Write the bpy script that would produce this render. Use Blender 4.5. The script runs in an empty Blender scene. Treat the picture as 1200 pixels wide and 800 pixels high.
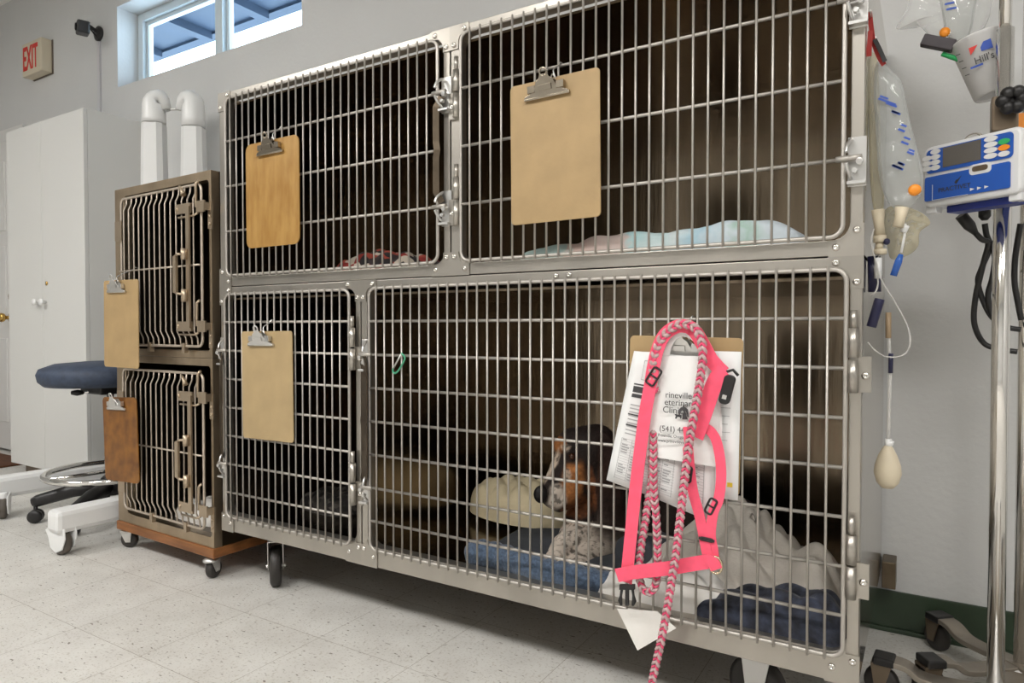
import bpy, math, random
from mathutils import Vector as V, Matrix as M, noise as NZ
random.seed(7)
PI = math.pi
scn = bpy.context.scene
COL = scn.collection

# ------------------------------------------------------------------ camera model (metres; floor z = 0, cage fronts y = 0)
F, YAW, PITCH, ROLL = 793.126, 0.5510234, -0.0209978, 0.00005724
CP = V((0.0984294, -1.3570971, 0.822015))
_f = V((-math.sin(YAW)*math.cos(PITCH), math.cos(YAW)*math.cos(PITCH), math.sin(PITCH)))
_r = V((math.cos(YAW), math.sin(YAW), 0)); _u = _r.cross(_f)
CR = _r*math.cos(ROLL)+_u*math.sin(ROLL); CU = -_r*math.sin(ROLL)+_u*math.cos(ROLL); CF = _f
def ray(x, y): return CR*((x-600)/F)-CU*((y-400)/F)+CF
def P(x, y, Y=0.0):
    d = ray(x, y); return CP+d*((Y-CP.y)/d.y)
def Q(x, y, z=0.0):
    d = ray(x, y); return CP+d*((z-CP.z)/d.z)
def D(x, y, zc): return CP+ray(x, y)*zc

# ------------------------------------------------------------------ mesh builder
class MB:
    def __init__(s): s.v = []; s.f = []; s.m = []; s.s = []
    def add(s, vs, fs, mi=0, sm=False):
        b = len(s.v); s.v += [V(v) for v in vs]
        for f in fs: s.f.append(tuple(i+b for i in f)); s.m.append(mi); s.s.append(sm)
        return s
    def bx(s, x0, x1, y0, y1, z0, z1, mi=0, R=None, c=None):
        vs = [V((x, y, z)) for x in (x0, x1) for y in (y0, y1) for z in (z0, z1)]
        if R is not None:
            c = V(c) if c is not None else V(((x0+x1)/2, (y0+y1)/2, (z0+z1)/2))
            vs = [c+R@(v-c) for v in vs]
        return s.add(vs, [(0,1,3,2),(4,6,7,5),(0,4,5,1),(2,3,7,6),(0,2,6,4),(1,5,7,3)], mi)
    def fbox(s, o, ex, ey, ez, a0, a1, b0, b1, c0, c1, mi=0):
        vs = [o+ex*a+ey*b+ez*c for a in (a0, a1) for b in (b0, b1) for c in (c0, c1)]
        return s.add(vs, [(0,1,3,2),(4,6,7,5),(0,4,5,1),(2,3,7,6),(0,2,6,4),(1,5,7,3)], mi)
    def tube(s, pts, r, n=8, closed=False, mi=0, flat=None):
        pts = [V(p) for p in pts]; N = len(pts)
        rs = r if isinstance(r, (list, tuple)) else [r]*N
        T = []
        for i in range(N):
            a = pts[(i-1) % N] if (closed or i > 0) else pts[i]
            b = pts[(i+1) % N] if (closed or i < N-1) else pts[i]
            t = (b-a); T.append(t.normalized() if t.length > 1e-9 else V((0, 0, 1)))
        up = V((0, -1, 0)) if abs(T[0].y) < .9 else V((1, 0, 0))
        nrm = (up-T[0]*up.dot(T[0])).normalized()
        vs = []
        for i in range(N):
            nrm = (nrm-T[i]*nrm.dot(T[i])).normalized(); b = T[i].cross(nrm)
            k = flat or 1.0
            for j in range(n):
                a = 2*PI*j/n; vs.append(pts[i]+nrm*(math.cos(a)*rs[i]*k)+b*(math.sin(a)*rs[i]))
        fs = []
        for i in range(N if closed else N-1):
            i2 = (i+1) % N
            for j in range(n): fs.append((i*n+j, i*n+(j+1) % n, i2*n+(j+1) % n, i2*n+j))
        s.add(vs, fs, mi, True)
        if not closed:
            b = len(s.v)-len(vs)
            for f in (tuple(b+j for j in reversed(range(n))), tuple(b+(N-1)*n+j for j in range(n))):
                s.f.append(f); s.m.append(mi); s.s.append(False)
        return s
    def cyl(s, a, b, r, n=12, mi=0): return s.tube([a, b], r, n, mi=mi)
    def lathe(s, prof, o, ax=V((0, 0, 1)), n=24, mi=0, sm=True):
        ax = V(ax).normalized(); e1 = ax.orthogonal().normalized(); e2 = ax.cross(e1); o = V(o)
        vs = [o+ax*h+(e1*math.cos(2*PI*j/n)+e2*math.sin(2*PI*j/n))*max(r, 1e-5) for r, h in prof for j in range(n)]
        fs = []
        for i in range(len(prof)-1):
            for j in range(n): fs.append((i*n+j, i*n+(j+1) % n, (i+1)*n+(j+1) % n, (i+1)*n+j))
        fs.append(tuple(reversed(range(n)))); fs.append(tuple((len(prof)-1)*n+j for j in range(n)))
        return s.add(vs, fs, mi, sm)
    def prism(s, poly, o, ex, ey, en, t, mi=0):
        o = V(o); n = len(poly)
        vs = [o+ex*p[0]+ey*p[1] for p in poly]+[o+ex*p[0]+ey*p[1]+en*t for p in poly]
        fs = [tuple(range(n)), tuple(reversed(range(n, 2*n)))]+[(i, i+n, (i+1) % n+n, (i+1) % n) for i in range(n)]
        return s.add(vs, fs, mi)
    def ell(s, c, r, R=None, mi=0, n=16, m=10):
        c = V(c); R = R or M.Identity(3); r = r if isinstance(r, (list, tuple)) else (r, r, r)
        vs = [c+R@V((0, 0, r[2]))]
        for i in range(1, m):
            a = PI*i/m
            for j in range(n):
                b = 2*PI*j/n; vs.append(c+R@V((r[0]*math.sin(a)*math.cos(b), r[1]*math.sin(a)*math.sin(b), r[2]*math.cos(a))))
        vs.append(c+R@V((0, 0, -r[2]))); L = len(vs)-1
        fs = [(0, 1+j, 1+(j+1) % n) for j in range(n)]
        for i in range(m-2):
            for j in range(n): fs.append((1+i*n+j, 1+(i+1)*n+j, 1+(i+1)*n+(j+1) % n, 1+i*n+(j+1) % n))
        fs += [(L, 1+(m-2)*n+(j+1) % n, 1+(m-2)*n+j) for j in range(n)]
        return s.add(vs, fs, mi, True)
    def ribbon(s, pts, w, t, nrm=V((0, -1, 0)), mi=0):
        pts = [V(p) for p in pts]; N = len(pts); vs = []
        ns = nrm if isinstance(nrm, list) else [V(nrm)]*N
        ws = w if isinstance(w, (list, tuple)) else [w]*N
        for i in range(N):
            T = (pts[min(i+1, N-1)]-pts[max(i-1, 0)]).normalized(); n = (ns[i]-T*ns[i].dot(T)).normalized(); b = T.cross(n)
            for a, c in ((-1, -1), (1, -1), (1, 1), (-1, 1)): vs.append(pts[i]+b*(a*ws[i]/2)+n*(c*t/2))
        fs = [(3, 2, 1, 0), tuple((N-1)*4+k for k in range(4))]
        for i in range(N-1):
            for k in range(4): fs.append((i*4+k, i*4+(k+1) % 4, i*4+4+(k+1) % 4, i*4+4+k))
        s.add(vs, fs, mi, False)
        return s
def spline(pts, k=8, closed=False):
    pts = [V(p) for p in pts]; n = len(pts); out = []
    for i in range(n if closed else n-1):
        if closed: a, b, c, d = (pts[(i+j) % n] for j in (-1, 0, 1, 2))
        else: a, b, c, d = pts[max(i-1, 0)], pts[i], pts[i+1], pts[min(i+2, n-1)]
        for q in range(k):
            t = q/k
            out.append(.5*((2*b)+(c-a)*t+(2*a-5*b+4*c-d)*t*t+(3*b-a-3*c+d)*t**3))
    if not closed: out.append(pts[-1])
    return out
def rrect(x0, x1, z0, z1, r, k=5):
    p = []
    for cx, cz, a0 in ((x1-r, z1-r, 0), (x0+r, z1-r, 90), (x0+r, z0+r, 180), (x1-r, z0+r, 270)):
        for i in range(k+1):
            a = math.radians(a0+90*i/k); p.append((cx+r*math.cos(a), cz+r*math.sin(a)))
    return p

BASE = {}
def obj(name, mb, mats, parent=None, bevel=0, subd=0, auto=False):
    me = bpy.data.meshes.new(name)
    b = BASE.get(parent.name, V((0, 0, 0))) if parent else V((0, 0, 0))
    me.from_pydata([tuple(v-b) for v in mb.v], [], mb.f)
    mats = mats if isinstance(mats, (list, tuple)) else [mats]
    for m in mats: me.materials.append(m)
    me.polygons.foreach_set('material_index', mb.m); me.polygons.foreach_set('use_smooth', mb.s)
    me.validate(); me.update()
    o = bpy.data.objects.new(name, me); COL.objects.link(o)
    if parent: o.parent = parent; BASE[o.name] = b
    if bevel:
        q = o.modifiers.new('b', 'BEVEL'); q.width = bevel; q.segments = 2; q.limit_method = 'ANGLE'; q.angle_limit = math.radians(58)
    if subd:
        q = o.modifiers.new('s', 'SUBSURF'); q.levels = subd; q.render_levels = subd
    return o
def tag(o, label, cat, group=None):
    o['label'] = label; o['category'] = cat
    if group: o['group'] = group
    return o
def thing(name, label, cat, loc=(0, 0, 0), group=None, rz=0, local=False):
    o = bpy.data.objects.new(name, None); COL.objects.link(o); o.location = loc; o.rotation_euler = (0, 0, rz); o.empty_display_size = .05
    BASE[o.name] = V((0, 0, 0)) if local else V(loc)
    return tag(o, label, cat, group)
def solo(name, mb, mats, label, cat, group=None, **k):
    c = V((0, 0, 0)); n = len(mb.v)
    xs = [v.x for v in mb.v]; ys = [v.y for v in mb.v]; zs = [v.z for v in mb.v]
    c = V(((min(xs)+max(xs))/2, (min(ys)+max(ys))/2, min(zs)))
    mb.v = [v-c for v in mb.v]
    o = obj(name, mb, mats, **k); o.location = c; BASE[o.name] = c
    return tag(o, label, cat, group)
def struct(name, mb, mats, parent=None, **k):
    o = obj(name, mb, mats, parent, **k)
    if not parent: o['kind'] = 'structure'
    return o
def text(name, s, mat, o, ex, ey, size, parent=None, ext=.0003, align='LEFT', sx=1.0, off=0.0):
    cu = bpy.data.curves.new(name, 'FONT'); cu.body = s; cu.size = size; cu.extrude = ext; cu.align_x = align; cu.offset = off
    cu.materials.append(mat)
    t = bpy.data.objects.new(name, cu); COL.objects.link(t)
    me = bpy.data.meshes.new_from_object(t.evaluated_get(bpy.context.evaluated_depsgraph_get()))
    bpy.data.objects.remove(t); me.materials.clear(); me.materials.append(mat)
    t = bpy.data.objects.new(name, me); COL.objects.link(t)
    en = ex.cross(ey).normalized(); ey = en.cross(ex.normalized())
    b = BASE.get(parent.name, V((0, 0, 0))) if parent else V((0, 0, 0))
    mt = M((ex.normalized()*sx, ey, en)).transposed().to_4x4(); mt.translation = V(o)-b
    if parent: t.parent = parent
    t.matrix_local = mt
    return t

# ------------------------------------------------------------------ materials
def mat(name, col, rough=.5, metal=0., var=0., vs=8., bump=0., bs=80., col2=None, stretch=None, spec=None, alpha=None, emit=None, es=0., sheen=0, trans=0, ior=None, detail=4):
    m = bpy.data.materials.new(name); m.use_nodes = True; nt = m.node_tree; p = nt.nodes['Principled BSDF']
    p.inputs['Base Color'].default_value = (*col, 1); p.inputs['Roughness'].default_value = rough; p.inputs['Metallic'].default_value = metal
    if spec is not None: p.inputs['Specular IOR Level'].default_value = spec
    if sheen: p.inputs['Sheen Weight'].default_value = sheen
    if trans: p.inputs['Transmission Weight'].default_value = trans
    if ior: p.inputs['IOR'].default_value = ior
    if alpha is not None: p.inputs['Alpha'].default_value = alpha
    if emit: p.inputs['Emission Color'].default_value = (*emit, 1); p.inputs['Emission Strength'].default_value = es
    if var or col2 or bump:
        tc = nt.nodes.new('ShaderNodeTexCoord'); mp = nt.nodes.new('ShaderNodeMapping')
        nt.links.new(tc.outputs['Object'], mp.inputs['Vector'])
        if stretch: mp.inputs['Scale'].default_value = stretch
    if var or col2:
        nz = nt.nodes.new('ShaderNodeTexNoise'); nz.inputs['Scale'].default_value = vs; nz.inputs['Detail'].default_value = detail
        nt.links.new(mp.outputs[0], nz.inputs['Vector'])
        cr = nt.nodes.new('ShaderNodeValToRGB'); cr.color_ramp.elements[0].position = .35; cr.color_ramp.elements[1].position = .65
        a = col2 or tuple(c*(1-var) for c in col); b = col if col2 else tuple(min(1, c*(1+var)) for c in col)
        cr.color_ramp.elements[0].color = (*a, 1); cr.color_ramp.elements[1].color = (*b, 1)
        nt.links.new(nz.outputs['Fac'], cr.inputs[0]); nt.links.new(cr.outputs[0], p.inputs['Base Color'])
    if bump:
        nb = nt.nodes.new('ShaderNodeTexNoise'); nb.inputs['Scale'].default_value = bs; nb.inputs['Detail'].default_value = 3
        nt.links.new(mp.outputs[0], nb.inputs['Vector'])
        bn = nt.nodes.new('ShaderNodeBump'); bn.inputs['Strength'].default_value = bump; bn.inputs['Distance'].default_value = .01
        nt.links.new(nb.outputs['Fac'], bn.inputs['Height']); nt.links.new(bn.outputs[0], p.inputs['Normal'])
    return m
def film(name, col, fac, rough=.12):
    m = bpy.data.materials.new(name); m.use_nodes = True; nt = m.node_tree
    p = nt.nodes['Principled BSDF']; p.inputs['Base Color'].default_value = (*col, 1); p.inputs['Roughness'].default_value = rough
    tr = nt.nodes.new('ShaderNodeBsdfTransparent'); mx = nt.nodes.new('ShaderNodeMixShader')
    tr.inputs[0].default_value = (.96, .96, .95, 1)
    lw = nt.nodes.new('ShaderNodeLayerWeight'); lw.inputs[0].default_value = .35
    mr = nt.nodes.new('ShaderNodeMapRange'); mr.inputs['To Min'].default_value = fac; mr.inputs['To Max'].default_value = min(1, fac+.45)
    nt.links.new(lw.outputs['Facing'], mr.inputs['Value']); nt.links.new(mr.outputs[0], mx.inputs[0])
    nt.links.new(tr.outputs[0], mx.inputs[1]); nt.links.new(p.outputs[0], mx.inputs[2])
    nt.links.new(mx.outputs[0], nt.nodes['Material Output'].inputs[0])
    return m
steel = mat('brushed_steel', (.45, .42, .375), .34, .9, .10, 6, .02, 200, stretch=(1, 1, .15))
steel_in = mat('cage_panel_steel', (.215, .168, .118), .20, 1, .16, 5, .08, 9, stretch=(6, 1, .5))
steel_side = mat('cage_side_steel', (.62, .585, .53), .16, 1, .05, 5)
wire = mat('wire_steel', (.47, .44, .40), .44, .7)
wire_small = mat('worn_wire_steel', (.54, .47, .39), .44, .75, .08, 30)
steel_old = mat('worn_steel', (.42, .33, .23), .36, .9, .2, 7, .03, 60, stretch=(1, 1, .3))
steel_body = mat('shaded_body_steel', (.12, .09, .06), .3, .95, .2, 6)  # small cage body: shade inside and beside it darkened into the colour
latch_tan = mat('tan_steel', (.46, .37, .27), .36, .85)
bar_steel = mat('dark_reflection_steel', (.11, .085, .06), .42, .9, .15, 20)  # latch bars: their dark reflection is put into the base colour
leg_steel = mat('stand_leg_steel', (.36, .32, .27), .4, .85, .1, 15)
chrome = mat('chrome', (.82, .80, .77), .09, 1)
dark_steel = mat('dark_steel', (.23, .18, .13), .35, .9)
screw_m = mat('screw_steel', (.72, .69, .64), .22, 1)
zinc = mat('zinc', (.66, .65, .63), .32, .9)
rubber = mat('black_rubber', (.03, .026, .023), .55)
blackp = mat('black_plastic', (.012, .011, .011), .42)
white_paint = mat('white_paint', (.70, .69, .67), .38)
white_pl = mat('white_enamel', (.78, .78, .77), .3)
cabinet_m = mat('cabinet_white', (.66, .655, .63), .42)
wall_m = mat('wall_paint', (.60, .60, .592), .75, 0, .02, 2, .12, 60)
ceil_m = mat('ceiling_paint', (.78, .77, .74), .8)
green_m = mat('green_vinyl', (.035, .055, .032), .35, 0, .15, 6)
hardboard = mat('hardboard', (.375, .255, .12), .55, 0, .07, 14, .03, 150)
hardboard_lt = mat('pale_hardboard', (.395, .285, .145), .55, 0, .06, 14, .03, 150)
varnish = mat('varnished_board', (.41, .235, .065), .4, 0, col2=(.31, .155, .032), vs=12, stretch=(3, 1, .8))
brownboard = mat('brown_board', (.235, .094, .012), .45, 0, col2=(.12, .042, .006), vs=22)
wood_base = mat('stained_wood', (.22, .085, .025), .45, 0, .3, 10, stretch=(.4, 1, 4))
paper_m = mat('paper', (.80, .80, .79), .7, 0, .02, 5)
ink = mat('ink', (.05, .048, .05), .7)
ink_grey = mat('grey_print', (.38, .38, .38), .7)
poly_bag = mat('white_plastic_bag', (.82, .82, .80), .33)
pink = mat('pink_webbing', (.92, .09, .17), .6, 0, .06, 60, .15, 900, sheen=.3)
pink_br = mat('pink_braid', (.70, .07, .16), .65, 0, .1, 60)
grey_br = mat('grey_braid', (.48, .34, .335), .75, 0, .12, 90)
navy_f = mat('navy_fleece', (.038, .046, .075), .9, 0, col2=(.005, .005, .008), vs=38, bump=.3, bs=60, sheen=.2)
blue_bed_m = mat('blue_heather', (.085, .13, .205), .9, 0, col2=(.04, .062, .10), vs=160, bump=.3, bs=300, sheen=.3)
slate_m = mat('slate_cloth', (.05, .055, .065), .9, 0, .1, 30)
cream_m = mat('cream_cloth', (.62, .53, .345), .9, 0, .08, 14, .15, 120)
greycloth = mat('oatmeal_cloth', (.60, .555, .49), .9, 0, .1, 9, .2, 150)
whitecloth = mat('white_cloth', (.76, .735, .69), .85, 0, .04, 9, .1, 120)
seat_m = mat('blue_upholstery', (.035, .05, .085), .6, 0, .2, 40, .1, 300)
red_m = mat('exit_red', (.65, .025, .015), .5)
sign_m = mat('sign_cream', (.62, .55, .42), .5)
blue_pl = mat('pump_blue', (.015, .09, .42), .4)
pump_w = mat('pump_white', (.72, .72, .72), .35)
screen_m = mat('grey_screen', (.11, .10, .09), .15)
orange_m = mat('orange_plastic', (.85, .28, .02), .4)
green_b = mat('green_plastic', (.03, .40, .12), .4)
green_anod = mat('green_anodised', (.10, .42, .25), .3, .7)
brass = mat('brass', (.62, .40, .12), .22, 1)
yellow_rub = mat('latex', (.62, .54, .40), .5, 0, .08, 12)
tube_cl = film('clear_tubing', (.75, .73, .70), .5)
bag_cl = film('clear_bag_film', (.70, .71, .70), .28, .1)
bag_lt = film('thin_bag_film', (.85, .86, .87), .14, .08)
fluid_cl = film('fluid_bag', (.58, .60, .59), .27, .06)
bag_ye = film('yellowed_bag_film', (.62, .56, .38), .36, .2)
cup_m = film('frosted_cup', (.78, .77, .76), .68, .3)
ampule = mat('dark_carton', (.035, .025, .03), .4)
blue_ink = mat('blue_ink', (.03, .08, .40), .6)
blue_cap = film('blue_cap', (.02, .12, .5), .75, .2)
navy_pl = mat('navy_plastic', (.012, .012, .05), .4)
red_web = mat('red_webbing', (.35, .03, .025), .7)
yellow_pr = mat('yellow_mark', (.8, .6, .05), .6)
rug_m = mat('brown_mat', (.10, .035, .012), .8, 0, .2, 30)
drkbox = mat('tarnished_metal', (.15, .115, .075), .35, .8, .3, 8)

# ------------------------------------------------------------------ view, world, camera
scn.view_settings.view_transform = 'Standard'; scn.view_settings.look = 'None'
scn.view_settings.gamma = 1; scn.view_settings.use_curve_mapping = False; scn.view_settings.exposure = 0.0
w = bpy.data.worlds.new('World'); scn.world = w; w.use_nodes = True
bg = w.node_tree.nodes['Background']; bg.inputs[0].default_value = (.58, .80, 1, 1); bg.inputs[1].default_value = 8
cam = bpy.data.cameras.new('camera'); co = bpy.data.objects.new('camera', cam); COL.objects.link(co)
cam.sensor_width = 36; cam.sensor_fit = 'HORIZONTAL'; cam.lens = F/1200*36; cam.clip_start = .02
mm = M((CR, CU, -CF)).transposed().to_4x4(); mm.translation = CP; co.matrix_world = mm
scn.camera = co
scn.cycles.use_denoising = True
scn.cycles.max_bounces = 10; scn.cycles.transparent_max_bounces = 16; scn.cycles.sample_clamp_indirect = 6

# ------------------------------------------------------------------ the room
WY = .73; RX0, RX1, RY0, RH = -7.4, 2.6, -4.6, 2.95
WX0, WX1, WZ0, WZ1 = -3.76, -2.275, 2.157, 2.60
def floor_mat():
    m = bpy.data.materials.new('vinyl_tile'); m.use_nodes = True; nt = m.node_tree; p = nt.nodes['Principled BSDF']; L = nt.links.new
    p.inputs['Roughness'].default_value = .42
    g = nt.nodes.new('ShaderNodeNewGeometry')
    def nz(sc, stretch, rot=0):
        mp = nt.nodes.new('ShaderNodeMapping'); mp.inputs['Scale'].default_value = stretch; mp.inputs['Rotation'].default_value = (0, 0, rot)
        n = nt.nodes.new('ShaderNodeTexNoise'); n.inputs['Scale'].default_value = sc; n.inputs['Detail'].default_value = 2
        L(g.outputs['Position'], mp.inputs[0]); L(mp.outputs[0], n.inputs['Vector']); return n.outputs['Fac']
    def ramp(f, a, b, ca, cb):
        r = nt.nodes.new('ShaderNodeValToRGB'); r.color_ramp.elements[0].position = a; r.color_ramp.elements[1].position = b
        r.color_ramp.elements[0].color = (*ca, 1); r.color_ramp.elements[1].color = (*cb, 1); L(f, r.inputs[0]); return r.outputs[0]
    def mul(a, b):
        x = nt.nodes.new('ShaderNodeMix'); x.data_type = 'RGBA'; x.blend_type = 'MULTIPLY'; x.inputs[0].default_value = 1
        L(a, x.inputs[6]); L(b, x.inputs[7]); return x.outputs[2]
    base = ramp(nz(9, (1, 1, 1)), .3, .7, (.60, .58, .545), (.68, .665, .63))
    sp1 = ramp(nz(46, (1, 2.6, 1), .5), .28, .35, (.28, .25, .21), (1, 1, 1))
    sp2 = ramp(nz(120, (1, 1.8, 1), -.4), .30, .42, (.72, .69, .64), (1, 1, 1))
    sp3 = ramp(nz(70, (2, 1, 1), 1.0), .60, .72, (1, 1, 1), (.80, .77, .72))
    c = mul(mul(mul(base, sp1), sp2), sp3)
    br = nt.nodes.new('ShaderNodeTexBrick'); br.offset = 0; br.squash = 1
    mp = nt.nodes.new('ShaderNodeMapping'); mp.inputs['Location'].default_value = (.048, .112, 0)
    L(g.outputs['Position'], mp.inputs[0]); L(mp.outputs[0], br.inputs['Vector'])
    br.inputs['Scale'].default_value = 1; br.inputs['Brick Width'].default_value = .3048; br.inputs['Row Height'].default_value = .3048
    br.inputs['Mortar Size'].default_value = .0009; br.inputs['Mortar Smooth'].default_value = .3
    br.inputs['Color1'].default_value = (1, 1, 1, 1); br.inputs['Color2'].default_value = (.97, .97, .965, 1); br.inputs['Mortar'].default_value = (.50, .46, .41, 1)
    L(mul(c, br.outputs['Color']), p.inputs['Base Color'])
    return m
struct('floor', MB().bx(RX0, RX1, RY0, WY+.1, -.1, 0), floor_mat())
struct('ceiling', MB().bx(RX0, RX1, RY0, WY+.1, RH, RH+.1), ceil_m)
wb = MB(); T = .2
wb.bx(RX0, WX0, WY, WY+T, 0, RH).bx(WX1, RX1, WY, WY+T, 0, RH).bx(WX0, WX1, WY, WY+T, 0, WZ0).bx(WX0, WX1, WY, WY+T, WZ1, RH)
struct('wall_back', wb, wall_m)
struct('wall_left', MB().bx(RX0-.1, RX0, RY0, WY+.2, 0, RH), wall_m)
struct('wall_right', MB().bx(RX1, RX1+.1, RY0, WY+.2, 0, RH), wall_m)
struct('wall_front', MB().bx(RX0, RX1, RY0-.1, RY0, 0, RH), wall_m)
bb = MB(); bb.bx(-4.85, RX1, WY-.006, WY, .012, .111).bx(-4.85, RX1, WY-.014, WY, 0, .012)
struct('baseboard_back', bb, green_m, bevel=.002)
# window: vinyl frame, two sashes, glass, and the eave outside
wf = MB(); y0, y1 = .845, .905
wf.bx(WX0, WX0+.05, y0, y1, WZ0, WZ1).bx(WX1-.05, WX1, y0, y1, WZ0, WZ1).bx(WX0+.05, WX1-.05, y0, y1, WZ1-.045, WZ1).bx(WX0+.05, WX1-.05, y0, y1, WZ0, WZ0+.03)
mx = P(260, 40, .86).x
wf.bx(mx-.03, mx+.03, y0-.004, y1-.002, WZ0+.03, WZ1-.045)
for a, b in ((WX0+.05, mx-.03), (mx+.03, WX1-.05)):
    wf.bx(a, a+.022, y0+.02, y1-.01, WZ0+.03, WZ1-.045).bx(b-.022, b, y0+.02, y1-.01, WZ0+.03, WZ1-.045)
    wf.bx(a+.022, b-.022, y0+.02, y1-.01, WZ1-.067, WZ1-.045).bx(a+.022, b-.022, y0+.02, y1-.01, WZ0+.03, WZ0+.045)
wo = struct('window_1', wf, mat('vinyl_frame', (.62, .70, .74), .4), bevel=.003)
glass = mat('window_glass', (1, 1, 1), 0, trans=1, ior=1.02)
obj('window_glass', MB().bx(WX0+.05, WX1-.05, .882, .886, WZ0+.03, WZ1-.045), glass, wo)
ev = MB(); e = P(220, 54, 1.75)
ev.bx(-7, 0, .94, 1.75, e.z+.02, e.z+.10).bx(-7, 0, 1.72, 1.80, e.z-.0, e.z+.22)
for k in range(11): ev.bx(-6.9+k*.62, -6.82+k*.62, .95, 1.72, e.z-.035, e.z+.02)
struct('trim_eave', ev, mat('blue_soffit', (.016, .028, .050), .7, 0, .08, 5))
# door at the far left with brass knob and deadbolt
dr = MB(); dx1 = P(19, 300, .7).x; dx0 = dx1-.86
dr.bx(dx0, dx1, .685, .725, .02, 2.03)
for px0, px1 in ((.10, .39), (.47, .76)):
    for z0, z1 in ((.2, .75), (.9, 1.35), (1.45, 1.9)): dr.bx(dx0+px0, dx0+px1, .678, .69, z0, z1)
do = struct('door_1', dr, white_paint, bevel=.004)
def knob(x, y, z, parent):
    m = MB(); m.lathe([(.03, 0), (.03, .006), (.012, .01), (.012, .03), (.026, .04), (.03, .052), (.026, .064), (.01, .068)], (x, y, z), (0, -1, 0)); return obj('door_knob', m, brass, parent)
k = P(9, 372, .66); knob(k.x, .678, k.z, do)
k = P(11, 347, .66); obj('deadbolt', MB().lathe([(.032, 0), (.032, .01), (.024, .016), (.0, .017)], (k.x, .678, k.z), (0, -1, 0)), brass, do)
df = MB(); df.bx(dx1+.001, dx1+.012, .70, .73, 0, 2.04).bx(dx1+.012, dx1+.085, .712, .73, 0, 2.12).bx(dx0-.005, dx1+.012, .712, .73, 2.045, 2.12).bx(dx0-.09, dx0-.005, .712, .73, 0, 2.12)
struct('trim_1', df, white_paint)
solo('door_mat', MB().bx(dx0-.1, -4.5, -.05, .62, 0.001, .012), rug_m, 'dark brown mat on the floor before the white door', 'mat', bevel=.003)
# ceiling lights that light the room
lamp_m = mat('lamp_diffuser', (1, 1, 1), .5, emit=(1, .982, .955), es=30)
for i, (x, y, lab) in enumerate(((-3.6, -2.2, 'flat ceiling light panel in front of the white cabinet and stool'), (-1.2, -2.3, 'flat ceiling light panel in front of the large steel cages'), (1.0, -2.1, 'flat ceiling light panel in front of the drip stands'))):
    t = thing('ceiling_light', lab, 'ceiling light', (x, y, RH-.06), 'ceiling lights')
    f = MB(); f.bx(x-.62, x+.62, y-.32, y-.295, RH-.06, RH).bx(x-.62, x+.62, y+.295, y+.32, RH-.06, RH).bx(x-.62, x-.595, y-.295, y+.295, RH-.06, RH).bx(x+.595, x+.62, y-.295, y+.295, RH-.06, RH)
    obj('frame', f, white_paint, t)
    obj('diffuser', MB().bx(x-.595, x+.595, y-.295, y+.295, RH-.05, RH-.045), lamp_m, t)
# ------------------------------------------------------------------ exit sign, camera
ex = V((1, 0, 0)); ez = V((0, 0, 1)); ny = V((0, -1, 0))
a = P(25.5, 53, .665); b = P(47, 90, .665); x0, x1 = a.x, P(48, 45, .665).x; z1 = a.z; z0 = P(26, 91, .665).z
t = thing('exit_sign', 'cream exit sign with red letters high on the wall', 'sign', ((x0+x1)/2, WY, z0))
obj('housing', MB().bx(x0, x1, .665, WY-.004, z0, z1), sign_m, t, bevel=.006)
obj('back_plate', MB().bx(x0+.004, x1+.006, WY-.005, WY, z0-.004, z1+.002), mat('sign_back', (.16, .13, .1), .6), t)
tx = text('lettering', 'EXIT', red_m, V((x0+.012, .6645, z0+.036)), ex, ez, .200, t, ext=.001, sx=.46, off=.004)
c0 = P(117, 40, WY)
t = thing('security_camera', 'small black security camera on a wall bracket beside the window', 'camera', c0)
obj('wall_plate', MB().lathe([(.04, 0), (.042, .012), (.03, .02), (0, .021)], c0, (0, -1, 0)), blackp, t)
h = P(97, 33, .60); arm = MB().tube(spline([c0+V((0, -.015, .01)), c0+V((-.01, -.06, .03)), h+V((.03, .01, .0))], 6), .010)
arm.tube(spline([c0+V((0, -.01, -.03)), c0+V((-.01, -.05, .02)), c0+V((-.03, -.05, .055)), h+V((.03, .02, .03))], 6), .004)
obj('arm', arm, blackp, t)
R = M.Rotation(-.35, 3, 'Z') @ M.Rotation(.1, 3, 'Y')
obj('head', MB().bx(h.x-.045, h.x+.045, h.y-.03, h.y+.03, h.z-.033, h.z+.033, R=R), blackp, t, bevel=.008)
lens_n = R @ V((-.3, -1, 0)); obj('lens', MB().lathe([(.02, 0), (.02, .006), (.012, .008), (0, .008)], h+R@V((0, -.03, 0)), R@V((0, -1, 0))), mat('lens', (.01, .01, .012), .1), t)
solo('cable_cover', MB().bx(c0.x-.012, c0.x+.012, WY-.012, WY, 1.5, c0.z-.045), mat('cable_white', (.56, .55, .57), .5), 'thin white cable cover running down from the security camera', 'cable cover', bevel=.002)

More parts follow.
